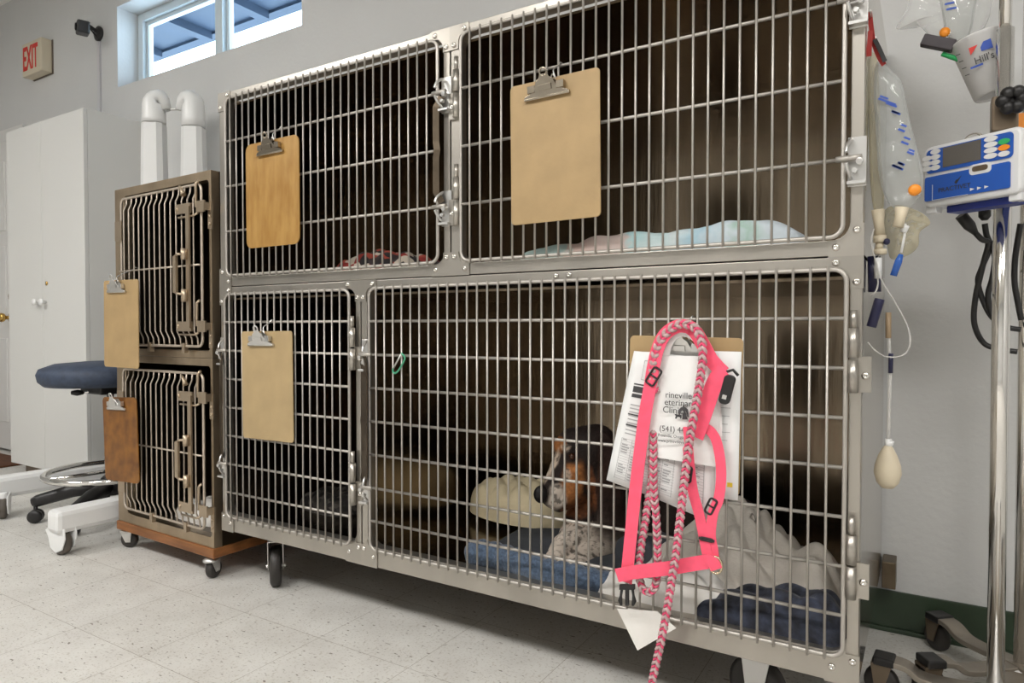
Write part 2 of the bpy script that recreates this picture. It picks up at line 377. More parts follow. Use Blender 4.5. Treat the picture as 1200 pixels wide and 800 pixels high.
# ------------------------------------------------------------------ white cabinet
cx1 = -3.45; cyf = P(97, 125, 0).y
lo, hi = 0.2, .6
cyf = CP.y+ray(97, 125).y*((cx1-CP.x)/ray(97, 125).x); ztop = (CP+ray(97, 125)*((cx1-CP.x)/ray(97, 125).x)).z
cx0 = P(7, 155, cyf).x; xm = P(47, 142, cyf).x; zb = P(60, 553, cyf).z
t = thing('cabinet', 'tall white two door cabinet against the back wall', 'cabinet', ((cx0+cx1)/2, cyf+.17, 0))
cb = MB(); cb.bx(cx0, cx1, cyf+.02, WY-.004, zb, ztop)
obj('body', cb, cabinet_m, t, bevel=.003)
obj('plinth', MB().bx(cx0+.03, cx1-.03, cyf+.06, WY-.01, 0, zb), mat('plinth_brown', (.20, .15, .11), .6), t)
for a, b, kx in ((cx0, xm-.0015, -.035), (xm+.0015, cx1, .035)):
    d = obj('door', MB().bx(a, b, cyf, cyf+.019, zb+.005, ztop-.004), cabinet_m, t, bevel=.002)
    kp = P(52, 354, cyf)
    obj('knob', MB().lathe([(.008, 0), (.007, .012), (.017, .022), (.018, .028), (.012, .034), (0, .035)], (xm+kx, cyf, kp.z), (0, -1, 0)), white_pl, d)
kp = P(55, 332, cyf); obj('lock', MB().lathe([(.011, 0), (.011, .004), (0, .005)], (kp.x, cyf, kp.z), (0, -1, 0)), brass, t)

# ------------------------------------------------------------------ white mobile lift stand
t = thing('lift_stand', 'white mobile lift stand with two posts and long castor legs behind the stool', 'lift stand', (-2.9, .4, 0))
lx1, lx2 = -2.565, -3.2
lg = MB(); lg.bx(lx1-.042, lx1+.042, -.17, .62, .082, .166)
obj('leg', lg, white_pl, t, bevel=.018)
lg = MB(); a_ = Q(0, 569, .13); b_ = Q(122, 550, .13); o = V((a_.x, a_.y, .08)); ld = (b_-a_); ld.z = 0; ld.normalize(); lq = V((ld.y, -ld.x, 0))
lg.fbox(o, lq, ld, ez, -.04, .04, -.12, .60, .0, .092)
obj('leg', lg, white_pl, t, bevel=.018)
obj('crossbar', MB().bx(-3.16, lx1-.02, .50, .60, .09, .16), white_pl, t, bevel=.01)
pA = V((-3.0, .483, 0)); pB = V((-2.85, .585, 0)); dAB = (pB-pA).normalized()
def post(p, d, ztop, zcap):
    m = MB(); q = V((-d.y, d.x, 0))
    def ring(z, a, b): return [p+d*x+q*y+ez*z for x, y in ((-a, -b*.6), (-a*.6, -b), (a*.6, -b), (a, -b*.6), (a, b*.6), (a*.6, b), (-a*.6, b), (-a, b*.6))]
    vs = ring(.12, .075, .06)+ring(zcap, .047, .042); n = 8
    m.add(vs, [tuple(reversed(range(8))), tuple(range(8, 16))]+[(i, (i+1) % 8, (i+1) % 8+8, i+8) for i in range(8)], 0, False)
    o = obj('post', m, white_pl, t, bevel=.006)
    pts = [p+ez*zcap, p+ez*(ztop-.14)]+[p+d*(.026-.026*math.cos(a))+ez*(ztop-.075+.032*math.sin(a)) for a in [PI*i/8 for i in range(7)]]+[p+d*.058+ez*(ztop-.095)]
    r = [.053, .052, .050, .049, .047, .045, .042, .038, .030, .022]
    obj('post_head', MB().tube(pts, r, 14), white_pl, t)
post(pA, dAB, P(183, 104, pA.y).z, P(180, 145, pA.y).z)
post(pB, -dAB, P(222, 107, pB.y).z, P(225, 150, pB.y).z)
zz = P(205, 127, .53).z; obj('tie_rod', MB().cyl(pA+dAB*.05+ez*zz, pB-dAB*.05+ez*zz, .006), zinc, t)
def caster_big(x, y, parent, hr=.045, top=.09, yaw=0.0, body=None):
    m = MB(); d = V((math.cos(yaw), math.sin(yaw), 0)); q = V((-d.y, d.x, 0)); c = V((x, y, hr))
    poly = [(-.055, top-hr), (-.03, .06+.0), (.05, .055), (.052, .02), (.035, -.02), (.0, -.035), (-.03, -.018), (-.04, .02)]
    m.prism(poly, c+q*.018, d, ez, q, .006).prism(poly, c-q*.024, d, ez, q, .006)
    m.cyl(c+ez*.03, c+ez*(top-hr+.02), .016)
    o = obj('caster', m, body or white_pl, parent, bevel=.003)
    wl = MB(); wl.lathe([(.02, -.015), (hr*.8, -.015), (hr, -.009), (hr, .009), (hr*.8, .015), (.02, .015)], c, q, 22)
    obj('wheel', wl, mat('grey_tread', (.10, .085, .07), .5), o)
caster_big(-2.568, -.135, t, yaw=.15); caster_big(Q(4, 607).x, Q(4, 607).y, t, yaw=-.5)

# ------------------------------------------------------------------ stool
sc = V((-2.86, .226, 0)); sc.x = P(129, 440, sc.y).x
t = thing('stool', 'round blue padded stool with chrome foot ring between cabinet and small cage', 'stool', sc)
zs = P(110, 436, sc.y).z
obj('seat', MB().lathe([(.0, -.045), (.16, -.045), (.215, -.048), (.236, -.028), (.242, .0), (.232, .024), (.18, .044), (.08, .052), (0, .053)], sc+ez*zs-CR*.030, ez, 40), seat_m, t)
obj('seat_plate', MB().bx(sc.x-.09, sc.x+.08, sc.y-.08, sc.y+.08, zs-.085, zs-.042), blackp, t, bevel=.008)
obj('gas_column', MB().cyl(sc+ez*.12, sc+ez*.42, .025, 18).cyl(sc+ez*.42, sc+ez*(zs-.07), .014, 14), chrome, t)
lv = P(84, 460, sc.y-.12); s0 = sc+V((.04, -.02, zs-.08))
o = obj('lever', MB().tube([s0, s0.lerp(lv, .5)+ez*.005, lv.lerp(s0, .25)], .006), chrome, t)
obj('lever_grip', MB().tube([lv.lerp(s0, .30), lv.lerp(s0, .15), lv], [.008, .014, .009], 10), blackp, o)
zr = .2; ring = [sc+V(((.245)*math.cos(2*PI*i/40), .245*math.sin(2*PI*i/40), zr)) for i in range(40)]
fr = MB().tube(ring, .0125, 10, closed=True)
for k in range(3):
    a = 2*PI*k/3+.4; fr.cyl(sc+V((.02*math.cos(a), .02*math.sin(a), zr)), sc+V((.24*math.cos(a), .24*math.sin(a), zr)), .008)
obj('foot_ring', fr, chrome, t)
hub = obj('hub', MB().lathe([(.0, .10), (.045, .10), (.05, .13), (.04, .17), (.03, .18)], sc, ez, 20), blackp, t)
bR = (V((Q(42, 612, 0).x, Q(42, 612, 0).y, 0))-V((sc.x, sc.y, 0))).length
v0 = math.atan2(Q(42, 612, 0).y-sc.y, Q(42, 612, 0).x-sc.x)
for k in range(5):
    a = v0+2*PI*k/5; d = V((math.cos(a), math.sin(a), 0))
    lgm = MB().tube([sc+d*.03+ez*.135, sc+d*(bR*.5)+ez*.125, sc+d*(bR-.01)+ez*.092, sc+d*(bR+.012)+ez*.086], [.030, .029, .026, .018], 10)
    lo_ = obj('leg', lgm, blackp, t)
    q = V((-d.y, d.x, 0)); c = sc+d*bR+ez*.028; cm = MB()
    cm.lathe([(.012, -.026), (.024, -.024), (.028, -.018), (.028, -.004), (.018, -.003), (.018, .003), (.028, .004), (.028, .018), (.024, .024), (.012, .026)], c, q, 18)
    cm.cyl(c, c+ez*.05, .008)
    obj('caster', cm, blackp, lo_)

# ------------------------------------------------------------------ the four large cages
def ring_plate(m, x0, x1, z0, z1, ix0, ix1, iz0, iz1, r, y0, y1, mi=0):
    inn = rrect(ix0, ix1, iz0, iz1, r, 6); n = len(inn); out = []
    for (x, z) in inn:
        out.append((x, z))
    # outer ring: push each inner point to the outer rectangle
    out = []
    k = 7
    for i, (x, z) in enumerate(inn):
        c = i//k; j = i % k
        cx = x1 if c in (0, 3) else x0; cz = z1 if c in (0, 1) else z0
        if c == 0: p = (x1, z) if j < 3 else ((x1, z1) if j == 3 else (x, z1))
        if c == 1: p = (x, z1) if j < 3 else ((x0, z1) if j == 3 else (x0, z))
        if c == 2: p = (x0, z) if j < 3 else ((x0, z0) if j == 3 else (x, z0))
        if c == 3: p = (x, z0) if j < 3 else ((x1, z0) if j == 3 else (x1, z))
        out.append(p)
    vs = [V((x, y0, z)) for x, z in inn]+[V((x, y0, z)) for x, z in out]+[V((x, y1, z)) for x, z in inn]+[V((x, y1, z)) for x, z in out]
    fs = []
    for i in range(n):
        j = (i+1) % n
        fs += [(i, j, n+j, n+i), (2*n+i, 3*n+i, 3*n+j, 2*n+j), (i, 2*n+i, 2*n+j, j), (n+i, n+j, 3*n+j, 3*n+i)]
    m.add(vs, fs, mi); return m
def screws(m, pts, r=.0065, y=-.004, mi=1):
    for x, z in pts:
        m.lathe([(r, 0), (r*.95, .002), (r*.6, .0036), (r*.30, .004), (r*.28, .002), (0, .002)], (x, y, z), (0, -1, 0), 12, mi)
def hinge(x, z, parent, side=1, h=.125):
    m = MB(); y = -.014
    m.cyl((x, y, z-h/2), (x, y, z-.004), .0085, 14).cyl((x, y, z+.0), (x, y, z+h/2-.01), .0085, 14).cyl((x, y, z+h/2-.012), (x, y, z+h/2+.022), .0055, 10)
    m.bx(min(x, x+side*.028), max(x, x+side*.028), -.006, -.0005, z-.062, z+.002)
    screws(m, [(x+side*.019, z-.032)], .007, -.006)
    return obj('hinge', m, [steel, screw_m], parent)
def latch(x, z, parent, d, link=True):
    # x: inner edge where the door bar ends; d: direction outward (+1 right)
    m = MB()
    a, b = sorted((x+d*.006, x+d*.036)); m.bx(a, b, -.004, -.0005, z-.048, z+.040)
    m.bx(a, b, -.020, -.004, z-.046, z-.040)
    pr = x+d*.012
    m.tube(spline([(pr, -.010, z+.035), (pr-d*.004, -.026, z+.022), (pr-d*.006, -.032, z+.008)], 5), .0035, 6)
    m.tube(spline([(pr, -.010, z-.036), (pr-d*.003, -.024, z-.024), (pr-d*.006, -.032, z-.010)], 5), .0035, 6)
    m.tube([(pr+d*.014, -.012, z-.006), (pr+d*.014, -.026, z-.008)], .006, 8).tube([(pr+d*.006, -.012, z-.022), (pr+d*.006, -.022, z-.022)], .005, 8)
    o = obj('latch', m, zinc, parent, bevel=.0008)
    pin = MB().tube([(x-d*.012, -.017, z), (x+d*.012, -.0175, z), (x+d*.03, -.0185, z+.0005)], [.0052, .0058, .005], 10)
    obj('latch_pin', pin, wire, parent)
    return o
def make_cage(name, label, x0, x1, z0, z1, ins, dxx, dzz, rows, nbar, panels, hinges, hside, latches, lside, gus, floor_z, ceil_z):
    t = thing(name, label, 'cage', ((x0+x1)/2, .35, z0), 'stainless steel cages in the large bank')
    g = .002; e = .0035
    sh = MB(); a, b = x0+g, x1-g; yb = .71
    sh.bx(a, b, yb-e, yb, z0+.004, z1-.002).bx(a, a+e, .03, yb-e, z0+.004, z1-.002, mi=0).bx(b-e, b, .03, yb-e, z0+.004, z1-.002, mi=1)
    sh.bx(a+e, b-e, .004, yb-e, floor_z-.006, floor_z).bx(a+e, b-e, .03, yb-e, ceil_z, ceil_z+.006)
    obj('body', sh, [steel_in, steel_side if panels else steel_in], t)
    fr = MB(); ring_plate(fr, x0+g, x1-g, z0+.0014, z1-.0014, *ins, .03, 0, .03)
    # rolled lip along the opening
    obj('frame', fr, steel, t, bevel=.0015)
    for (poly, sc_) in gus:
        m = MB(); m.prism(poly, V((0, -.0005, 0)), ex, ez, ny, .0025); screws(m, sc_, .0068, -.003)
        obj('gusset_plate', m, [steel, screw_m], t)
    # door of welded wire
    m = MB(); X0, X1 = dxx; Z0, Z1 = dzz; yr = -.0125
    m.tube([V((x, yr, z)) for x, z in rrect(X0, X1, Z0, Z1, .022, 5)], .0043, 10, closed=True)
    for z in rows: m.tube([(X0+.001, yr, z), (X1-.001, yr, z)], .0036, 8)
    sp = (X1-X0)/(nbar+1)
    for i in range(nbar):
        x = X0+sp*(i+1); m.tube([(x, yr-.0055, Z0-.006), (x, yr-.0055, Z1+.006)], .0025, 7)
    d = obj('door', m, wire, t)
    for z in hinges: hinge(X0-.0125 if hside < 0 else X1+.0125, z, t, hside)
    xl = X1 if lside > 0 else X0
    for z in latches: latch(xl, z, t, lside)
    if latches and not (lside > 0 and x1 == 0):
        za, zb_ = max(latches), min(latches); xx = xl+lside*.002; zm = (za+zb_)/2
        lk = MB(); xo = xl+lside*(.013 if lside > 0 else .024)
        pts = [(xo, -.012, za-.01), (xo-lside*.012, -.02, za-.035), (xo-lside*.012, -.02, zm+.02), (xo-lside*.009, -.02, zm), (xo-lside*.012, -.02, zm-.02), (xo-lside*.012, -.02, zb_+.035), (xo, -.012, zb_+.01)]
        lk.ribbon(pts, .016 if lside > 0 else .040, .0025, V((.45*lside, -1, 0)))
        obj('latch_bar', lk, bar_steel, t)
    return t
def corner(x0, x1, z0, z1, ox, oz, w=.058, h=.058, p=.024, q=.028, r=.02):
    # L-shaped gusset at the outer corner (ox, oz), arms along the frame
    sx = 1 if ox == x0 else -1; sz = 1 if oz == z0 else -1
    pts = [(0, 0), (w, 0), (w, q)]
    for i in range(5):
        a = PI/2*i/4; pts.append((p+r-r*math.sin(a), q+r-r*math.cos(a)))
    pts += [(p, h), (0, h)]
    poly = [(ox+sx*u, oz+sz*v) for u, v in pts]
    if sx*sz > 0: poly = poly
    return poly, [(ox+sx*w*.78, oz+sz*q*.55), (ox+sx*p*.5, oz+sz*h*.80)]
ZS = .95; ZT = 1.5615; ZB = .171
U0, U1, U2 = -1.829, -.9145, 0.0
L1 = -1.2193
def gus(x0, x1, z0, z1, pl, pr, qb, qt):
    return [corner(x0, x1, z0, z1, x0, z0, p=pl, q=qb), corner(x0, x1, z0, z1, x1, z0, p=pr, q=qb), corner(x0, x1, z0, z1, x0, z1, p=pl, q=qt), corner(x0, x1, z0, z1, x1, z1, p=pr, q=qt)]
rowsU = (1.121, 1.261, 1.401); rowsL = tuple(.838-.0894*i for i in range(7))
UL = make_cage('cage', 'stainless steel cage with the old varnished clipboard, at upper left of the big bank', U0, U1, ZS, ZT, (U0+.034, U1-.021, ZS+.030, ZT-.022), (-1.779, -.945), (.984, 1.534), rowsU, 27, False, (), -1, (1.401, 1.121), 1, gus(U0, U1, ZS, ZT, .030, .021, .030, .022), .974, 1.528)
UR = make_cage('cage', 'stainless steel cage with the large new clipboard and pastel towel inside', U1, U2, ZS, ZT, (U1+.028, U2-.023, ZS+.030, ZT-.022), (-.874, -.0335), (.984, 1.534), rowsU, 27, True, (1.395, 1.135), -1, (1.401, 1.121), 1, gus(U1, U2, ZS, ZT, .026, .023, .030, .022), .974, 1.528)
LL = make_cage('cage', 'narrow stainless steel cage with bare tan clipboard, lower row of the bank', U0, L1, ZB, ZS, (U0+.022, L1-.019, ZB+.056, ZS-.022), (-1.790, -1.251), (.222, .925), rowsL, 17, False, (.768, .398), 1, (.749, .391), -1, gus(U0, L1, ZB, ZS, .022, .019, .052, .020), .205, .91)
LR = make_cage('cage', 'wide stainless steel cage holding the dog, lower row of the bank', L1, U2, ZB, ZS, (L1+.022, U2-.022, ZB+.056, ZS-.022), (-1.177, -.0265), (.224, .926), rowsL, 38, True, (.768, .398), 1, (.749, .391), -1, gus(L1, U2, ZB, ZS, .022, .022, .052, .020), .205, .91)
m = MB(); screws(m, [(P(652, 323, 0).x, P(652, 323, 0).z), (P(667, 322, 0).x, P(667, 322, 0).z)], .007, -.0005, 0); obj('screw', m, screw_m, LR)
def kennel_caster(x, y, parent, yaw, top, wr, sides=.03, plate=.05, wm=rubber, fork=zinc, tw=.017):
    d = V((math.cos(yaw), math.sin(yaw), 0)); q = V((-d.y, d.x, 0)); c = V((x, y, wr)); o = c-d*.018; m = MB()
    m.fbox(V((o.x, o.y, 0)), d, q, ez, -plate*.8, plate*.8, -plate*.6, plate*.6, top-.004, top)
    m.lathe([(.022, 0), (.022, .012), (.018, .016)], V((o.x, o.y, top-.02)), ez, 16)
    for s_ in (-1, 1):
        poly = [(-.045, top-.018-wr), (.03, top-.018-wr), (.014, -.012), (-.008, -.012), (-.03, .02)]
        m.prism(poly, c+q*(s_*sides*.75)-q*.0015, d, ez, q, .003)
    m.fbox(V((c.x, c.y, 0)), d, q, ez, -.045, .03, -sides*.78, sides*.78, top-.021, top-.018)
    m.cyl(c-q*sides, c+q*sides, .006)
    f = obj('caster', m, fork, parent, bevel=.0008)
    w_ = MB().lathe([(.012, -tw), (wr*.85, -tw), (wr, -tw*.7), (wr, tw*.7), (wr*.85, tw), (.012, tw)], c, q, 26)
    obj('wheel', w_, wm, f)
kennel_caster(-1.665, .075, LL, 2.42, ZB, .063)
kennel_caster(-1.70, .62, LL, 1.4, ZB, .063)
kennel_caster(-.20, .125, LR, 2.75, ZB, .063)
kennel_caster(-.13, .62, LR, 1.4, ZB, .063)

# ------------------------------------------------------------------ small two-door cage on a wooden base (local coordinates: x along front, y back)
SC0 = V((-2.46, .010, 0)); SRZ = -.0301; SW = .598
SM = M.Translation(SC0) @ M.Rotation(SRZ, 4, 'Z'); SMI = SM.inverted()
sn = SM.to_3x3() @ V((0, 1, 0))
def LP(px, py, yl=0.0):
    d = ray(px, py); o = SC0+sn*yl; tt = (o-CP).dot(sn)/d.dot(sn); return SMI @ (CP+d*tt)
t = thing('kennel', 'small brownish steel cage with two doors on a wooden castor base', 'cage', SC0, rz=SRZ, local=True)
z0, z1 = .105, 1.326; zm0 = LP(200, 428).z; zm1 = LP(200, 408).z; zmid = (zm0+zm1)/2
e = .003; sd = .60
sh = MB(); sh.bx(0, e, .03, sd, z0, z1).bx(SW-e, SW, .03, sd, z0, z1).bx(e, SW-e, sd-e, sd, z0, z1).bx(e, SW-e, .03, sd-e, z1-e, z1).bx(e, SW-e, .004, sd-e, z0+.028, z0+.034).bx(e, SW-e, .03, sd-e, zmid-.003, zmid+.003)
obj('body', sh, steel_body, t)
k_ = -.018; dd1 = (LP(142, 300, k_).x, LP(236, 300, k_).x, LP(200, 405, k_).z, LP(190, 224, k_).z); dd2 = (LP(144.5, 500, k_).x, LP(238, 500, k_).x, LP(190, 607, k_).z, LP(190, 435, k_).z)
fr = MB(); ring_plate(fr, 0, SW, zmid+.0005, z1, dd1[0]-.012, dd1[1]+.014, zm1-.004, z1-.030, .012, 0, .03); ring_plate(fr, 0, SW, z0, zmid-.0005, dd2[0]-.012, dd2[1]+.014, z0+.035, zm0+.004, .012, 0, .03)
obj('frame', fr, steel_old, t, bevel=.0015)
obj('wood_base', MB().bx(-.004, SW+.004, -.006, sd+.01, .073, .105), wood_base, t, bevel=.003)
for (X0, X1, Z0, Z1), zr in ((dd1, LP(190, 315).z), (dd2, LP(200, 525).z)):
    m = MB(); yr = -.016
    m.tube([V((x, yr, z)) for x, z in rrect(X0, X1, Z0, Z1, .022, 5)], .0045, 10, closed=True)
    for i in range(14):
        x = X0+(X1-X0)/15*(i+1)
        m.tube([(x+.006, yr, Z1-.002), (x+.004, yr, Z1-.022), (x, yr-.008, Z1-.045), (x, yr-.008, Z0+.05), (x+.006, yr, Z0+.025), (x+.009, yr, Z0+.002)], .0028, 7)
    m.tube([(X0, yr-.007, zr), (X1, yr-.007, zr)], .0032, 8)
    d = obj('door', m, wire_small, t)
    H = Z1-Z0; xr = X1-.045
    lm = MB()
    for zz_ in (Z1-.075, Z0+.065):
        lm.bx(X1-.118, X1-.036, -.034, -.028, zz_-.016, zz_+.016)
        lm.bx(X1-.008, X1+.034, -.030, -.024, zz_-.018, zz_+.018)
        lm.tube([(X1-.105, -.031, zz_-.027), (X1-.02, -.031, zz_-.027), (X1-.002, -.028, zz_-.02)], .0035, 7)
        screws(lm, [(X1-.11, zz_), (X1-.045, zz_)], .007, -.034, 0); screws(lm, [(X1+.030, zz_-.055), (X1+.030, zz_-.03)], .006, -.008, 0)
        lm.bx(X1+.021, X1+.039, -.008, -.001, zz_-.070, zz_+.01); lm.bx(X1+.024, X1+.034, -.026, -.006, zz_-.012, zz_+.012)
        lm.tube([(X1-.014, -.026, zz_+.0), (X1-.014, -.026, zz_+.075), (X1-.006, -.020, zz_+.085)], .005, 7)
    lm.bx(X1-.052, X1-.034, -.040, -.034, Z0+.06, Z1-.07)
    lm.tube([(X1-.075, -.045, Z1-.005), (X1-.06, -.045, Z1-.022), (X1-.052, -.045, Z1-.035)], [.004, .006, .010], 8)
    zc_ = Z0+H*.44
    obj('latch_bar', lm, latch_tan, d)
    hm = MB(); hm.bx(X1-.094, X1-.076, -.060, -.052, zc_-.055, zc_+.062)
    hm.tube([(X1-.09, -.055, zc_+.06), (X1-.07, -.055, zc_+.068), (X1-.05, -.045, zc_+.068)], .0045, 7).tube([(X1-.09, -.055, zc_-.053), (X1-.07, -.055, zc_-.06), (X1-.05, -.045, zc_-.06)], .0045, 7)
    hm.tube([(X1-.050, -.047, zc_+.05), (X1-.050, -.047, zc_+.085)], .010, 8).tube([(X1-.050, -.047, zc_-.045), (X1-.050, -.047, zc_-.085)], .010, 8)
    obj('latch_handle', hm, latch_tan, d)
    zt = Z1-.115
    for za in (zt, Z0+.095): obj('hinge_plate', MB().bx(X0-.022, X0+.022, -.028, -.020, za-.035, za+.035), latch_tan, t)
    for u in (.38, .80): obj('door_stop', MB().bx(X0+(X1-X0)*u-.008, X0+(X1-X0)*u+.008, -.024, -.010, Z0-.022, Z0+.010), latch_tan, t)
def sm_caster(x, y, yaw):
    d = V((math.cos(yaw), math.sin(yaw), 0)); q = V((-d.y, d.x, 0)); c = V((x, y, .03)); m = MB(); o = c-d*.014
    m.lathe([(.024, 0), (.024, .006), (.014, .012)], V((o.x, o.y, .058)), ez, 14)
    for s_ in (-1, 1): m.prism([(-.028, .032), (.014, .032), (.010, -.008), (-.008, -.008)], c+q*(s_*.016)-q*.001, d, ez, q, .002)
    m.cyl(c-q*.019, c+q*.019, .004)
    f = obj('caster', m, zinc, t)
    obj('wheel', MB().lathe([(.008, -.013), (.024, -.013), (.03, -.007), (.03, .007), (.024, .013), (.008, .013)], c, q, 20), rubber, f)
sm_caster(.02, .03, .6); sm_caster(SW-.035, .02, 1.9); sm_caster(.06, sd-.06, 1.2); sm_caster(SW-.06, sd-.06, .3)

# ------------------------------------------------------------------ clipboards
def clipboard(label, TL, TR, BR, BL, bm, u=.42, cm=zinc, hook=None, Y=-.030, th=.0035, clip=True, cr=.010):
    tl, tr, br, bl = (P(*p, Y) for p in (TL, TR, BR, BL))
    cen = (tl+tr+br+bl)/4; ax = ((tr-tl)+(br-bl)).normalized(); az = ((tl-bl)+(tr-br)).normalized(); az = (az-ax*az.dot(ax)).normalized()
    W = ((tr-tl).length+(br-bl).length)/2; H = ((tl-bl).length+(tr-br).length)/2
    n = ax.cross(az)  # towards the viewer (-y)
    if n.y > 0: n = -n
    t = thing('clipboard', label, 'clipboard', cen-az*H/2, 'clipboards hung on the cage doors')
    pl = rrect(-W/2, W/2, -H/2, H/2, cr, 5)
    obj('board', MB().prism(pl, cen, ax, az, n, th), bm, t, bevel=.0006)
    o = cen+az*(H/2-.040)+ax*(W*(u-.5))+n*(th+.001)
    c = MB()
    # jaw, sloped plate, tab with hole
    c.tube([o-ax*.056+n*.004, o+ax*.056+n*.004], .0042, 8)
    def plate(prof, off, tilt):
        pn = [(x, z) for x, z in prof]; f = (az+n*tilt).normalized()
        c.prism(pn, o+n*off, ax, f, (n-f*n.dot(f)).normalized(), .0018)
    plate([(-.054, .0), (.054, .0), (.054, .005), (.034, .012), (.026, .022), (.020, .034), (.013, .038), (.0095, .046), (-.0095, .046), (-.013, .038), (-.020, .034), (-.026, .022), (-.034, .012), (-.054, .005)], .006, .32)
    plate([(-.034, .010), (.034, .010), (.03, .026), (.018, .036), (-.018, .036), (-.03, .026)], .001, .12)
    f = (az+n*.32).normalized(); rc = o+n*.006+f*.050
    c.tube([rc+(ax*math.cos(2*PI*i/14)+f*math.sin(2*PI*i/14))*.0085 for i in range(14)], .0025, 6, closed=True)
    c.bx(0, 0, 0, 0, 0, 0) if False else None
    f2 = (n-f*n.dot(f)).normalized()
    c.fbox(o+n*.008, ax, f, f2, -.016, .016, .012, .024, .0012, .0026)
    # spring side wings
    for s_ in (-1, 1):
        c.fbox(o+ax*(s_*.036), ax, az, n, -.009, .009, .010, .026, .001, .013)
    if clip: obj('clip', c, cm, t, bevel=.0005)
    if hook:
        hp = V((o.x+.016, 0, 0)); zr = hook; x = o.x+.018; zt = o.z+.040
        w_ = MB().tube(spline([(x-.008, Y-.012, zt-.008), (x, Y-.016, zt+.002), (x+.006, Y-.014, zt-.006), (x, Y-.012, zt+.012), (x+.002, -.022, zr-.002), (x+.004, -.016, zr+.006), (x+.006, -.006, zr+.003)], 6), .0015, 6)
        obj('wire_hook', w_, zinc, t)
    return cen, ax, az, n, t
brz = mat('dark_clip_steel', (.40, .35, .28), .22, 1)
clipboard('new tan clipboard with dark bronze clip, on the upper right cage door', (599, 103), (703, 78), (705, 254), (600, 264), hardboard, .44, brz, 1.401)
clipboard('worn varnished clipboard with rounded corners on the upper left cage door', (290, 170), (352, 157), (351, 285), (289, 292), varnish, .5, brz, 1.401, cr=.022)
clipboard('bare tan clipboard on the narrow lower left cage door of the bank', (287, 388), (346, 388), (342, 518), (283, 512), hardboard_lt, .42, zinc, .838)
clipboard('pale tan clipboard on the upper door of the small cage', (123.5, 329), (164, 327), (162.5, 432), (122.5, 429), hardboard, .42, zinc, LP(150, 317).z, Y=-.062)
clipboard('dark brown scuffed clipboard on the lower door of the small cage', (124, 466), (163, 465), (162, 567), (122, 560), brownboard, .45, zinc, None, Y=-.062, cr=.016)
cb = clipboard('tan clipboard behind the white papers on the dog cage door', (740, 389), (871, 400), (867, 578), (735, 566), hardboard, .46, zinc, .838, Y=-.026)

# ------------------------------------------------------------------ papers, printed bag
def sheet(label, pts, Y, name='paper_form'):
    q = [P(x, y, Y) for x, y in pts]; m = MB(); n = 8; vs = []
    for i in range(n+1):
        for j in range(n+1):
            u, v = i/n, j/n; p = (q[0]*(1-u)+q[1]*u)*(1-v)+(q[3]*(1-u)+q[2]*u)*v
            vs.append(p+V((0, -.0015*math.sin(PI*v)-.004*v*v*math.sin(2.2*u+.4), 0)))
    fs = [(i*(n+1)+j, i*(n+1)+j+1, (i+1)*(n+1)+j+1, (i+1)*(n+1)+j) for i in range(n) for j in range(n)]
    k = len(vs); vs += [v+V((0, .0006, 0)) for v in vs]; fs += [tuple(a+k for a in reversed(f)) for f in fs]
    m.add(vs, fs, 0, True)
    for a, b in zip([(i, 0) for i in range(n)]+[(n, j) for j in range(n)]+[(i, n) for i in range(n, 0, -1)]+[(0, j) for j in range(n, 0, -1)], [(i+1, 0) for i in range(n)]+[(n, j+1) for j in range(n)]+[(i-1, n) for i in range(n, 0, -1)]+[(0, j-1) for j in range(n, 0, -1)]):
        A = a[0]*(n+1)+a[1]; B = b[0]*(n+1)+b[1]; m.f.append((A, B, B+k, A+k)); m.m.append(0); m.s.append(False)
    o = solo(name, m, paper_m, label, 'paper')
    def at(u, v):
        p = (q[0]*(1-u)+q[1]*u)*(1-v)+(q[3]*(1-u)+q[2]*u)*v
        return p+V((0, -.0015*math.sin(PI*v)-.004*v*v*math.sin(2.2*u+.4)-.0006, 0))
    return o, at
def print_lines(o, at, spec, mt=ink_grey):
    m = MB()
    for (u0, v0, u1, v1) in spec:
        k = 4
        for i in range(k):
            a, b = u0+(u1-u0)*i/k, u0+(u1-u0)*(i+1)/k
            c = [at(a, v0), at(b, v0), at(b, v1), at(a, v1)]
            m.add(c+[p+V((0, -.0002, 0)) for p in c], [(4, 5, 6, 7), (0, 3, 2, 1), (0, 1, 5, 4), (1, 2, 6, 5), (2, 3, 7, 6), (3, 0, 4, 7)])
    return obj('print', m, mt, o)
pb, atb = sheet('plain white form sheet along the right edge of the papers', [(775, 410), (869, 412), (865, 586), (776, 575)], -.0345)
spec = []
for i in range(9): spec.append((.70, .16+i*.055, .70+.22*random.uniform(.7, 1), .163+i*.055))
spec += [(.1, .40+i*.05, .6, .403+i*.05) for i in range(6)]
print_lines(pb, atb, spec)
print_lines(pb, atb, [(.865, .885, .93, .915)], yellow_pr)
pc, atc = sheet('white ruled form sheet hanging lowest under the printed bag', [(752, 412), (842, 414), (836, 612), (735, 569)], -.0372)
spec = []
for i in range(16): v = .64+i*.018; spec.append((.08, v, .88, v+.0016))
for i in range(5): u = .08+i*.2; spec.append((u, .64, u+.006, .91))
for i in range(16):
    for j in range(5): 
        if random.random() < .8: spec.append((.10+j*.155, .646+i*.018, .10+j*.155+random.uniform(.05, .12), .653+i*.018))
print_lines(pc, atc, spec)
pa, ata = sheet('white printed form sheet tilted to the left with black bands', [(743, 411), (812, 418), (794, 592), (711, 562)], -.040)
spec = [(.22, .06, .52, .064), (.22, .06, .226, .20), (.22, .20, .9, .204), (.40, .09, .56, .108), (.3, .13, .5, .14), (.3, .16, .45, .166)]
v = .39
while v < .62: spec.append((.13, v, .13+random.uniform(.25, .62), v+.008)); v += .027
for i in range(17): spec.append((.10, .65+i*.019, .92, .6516+i*.019))
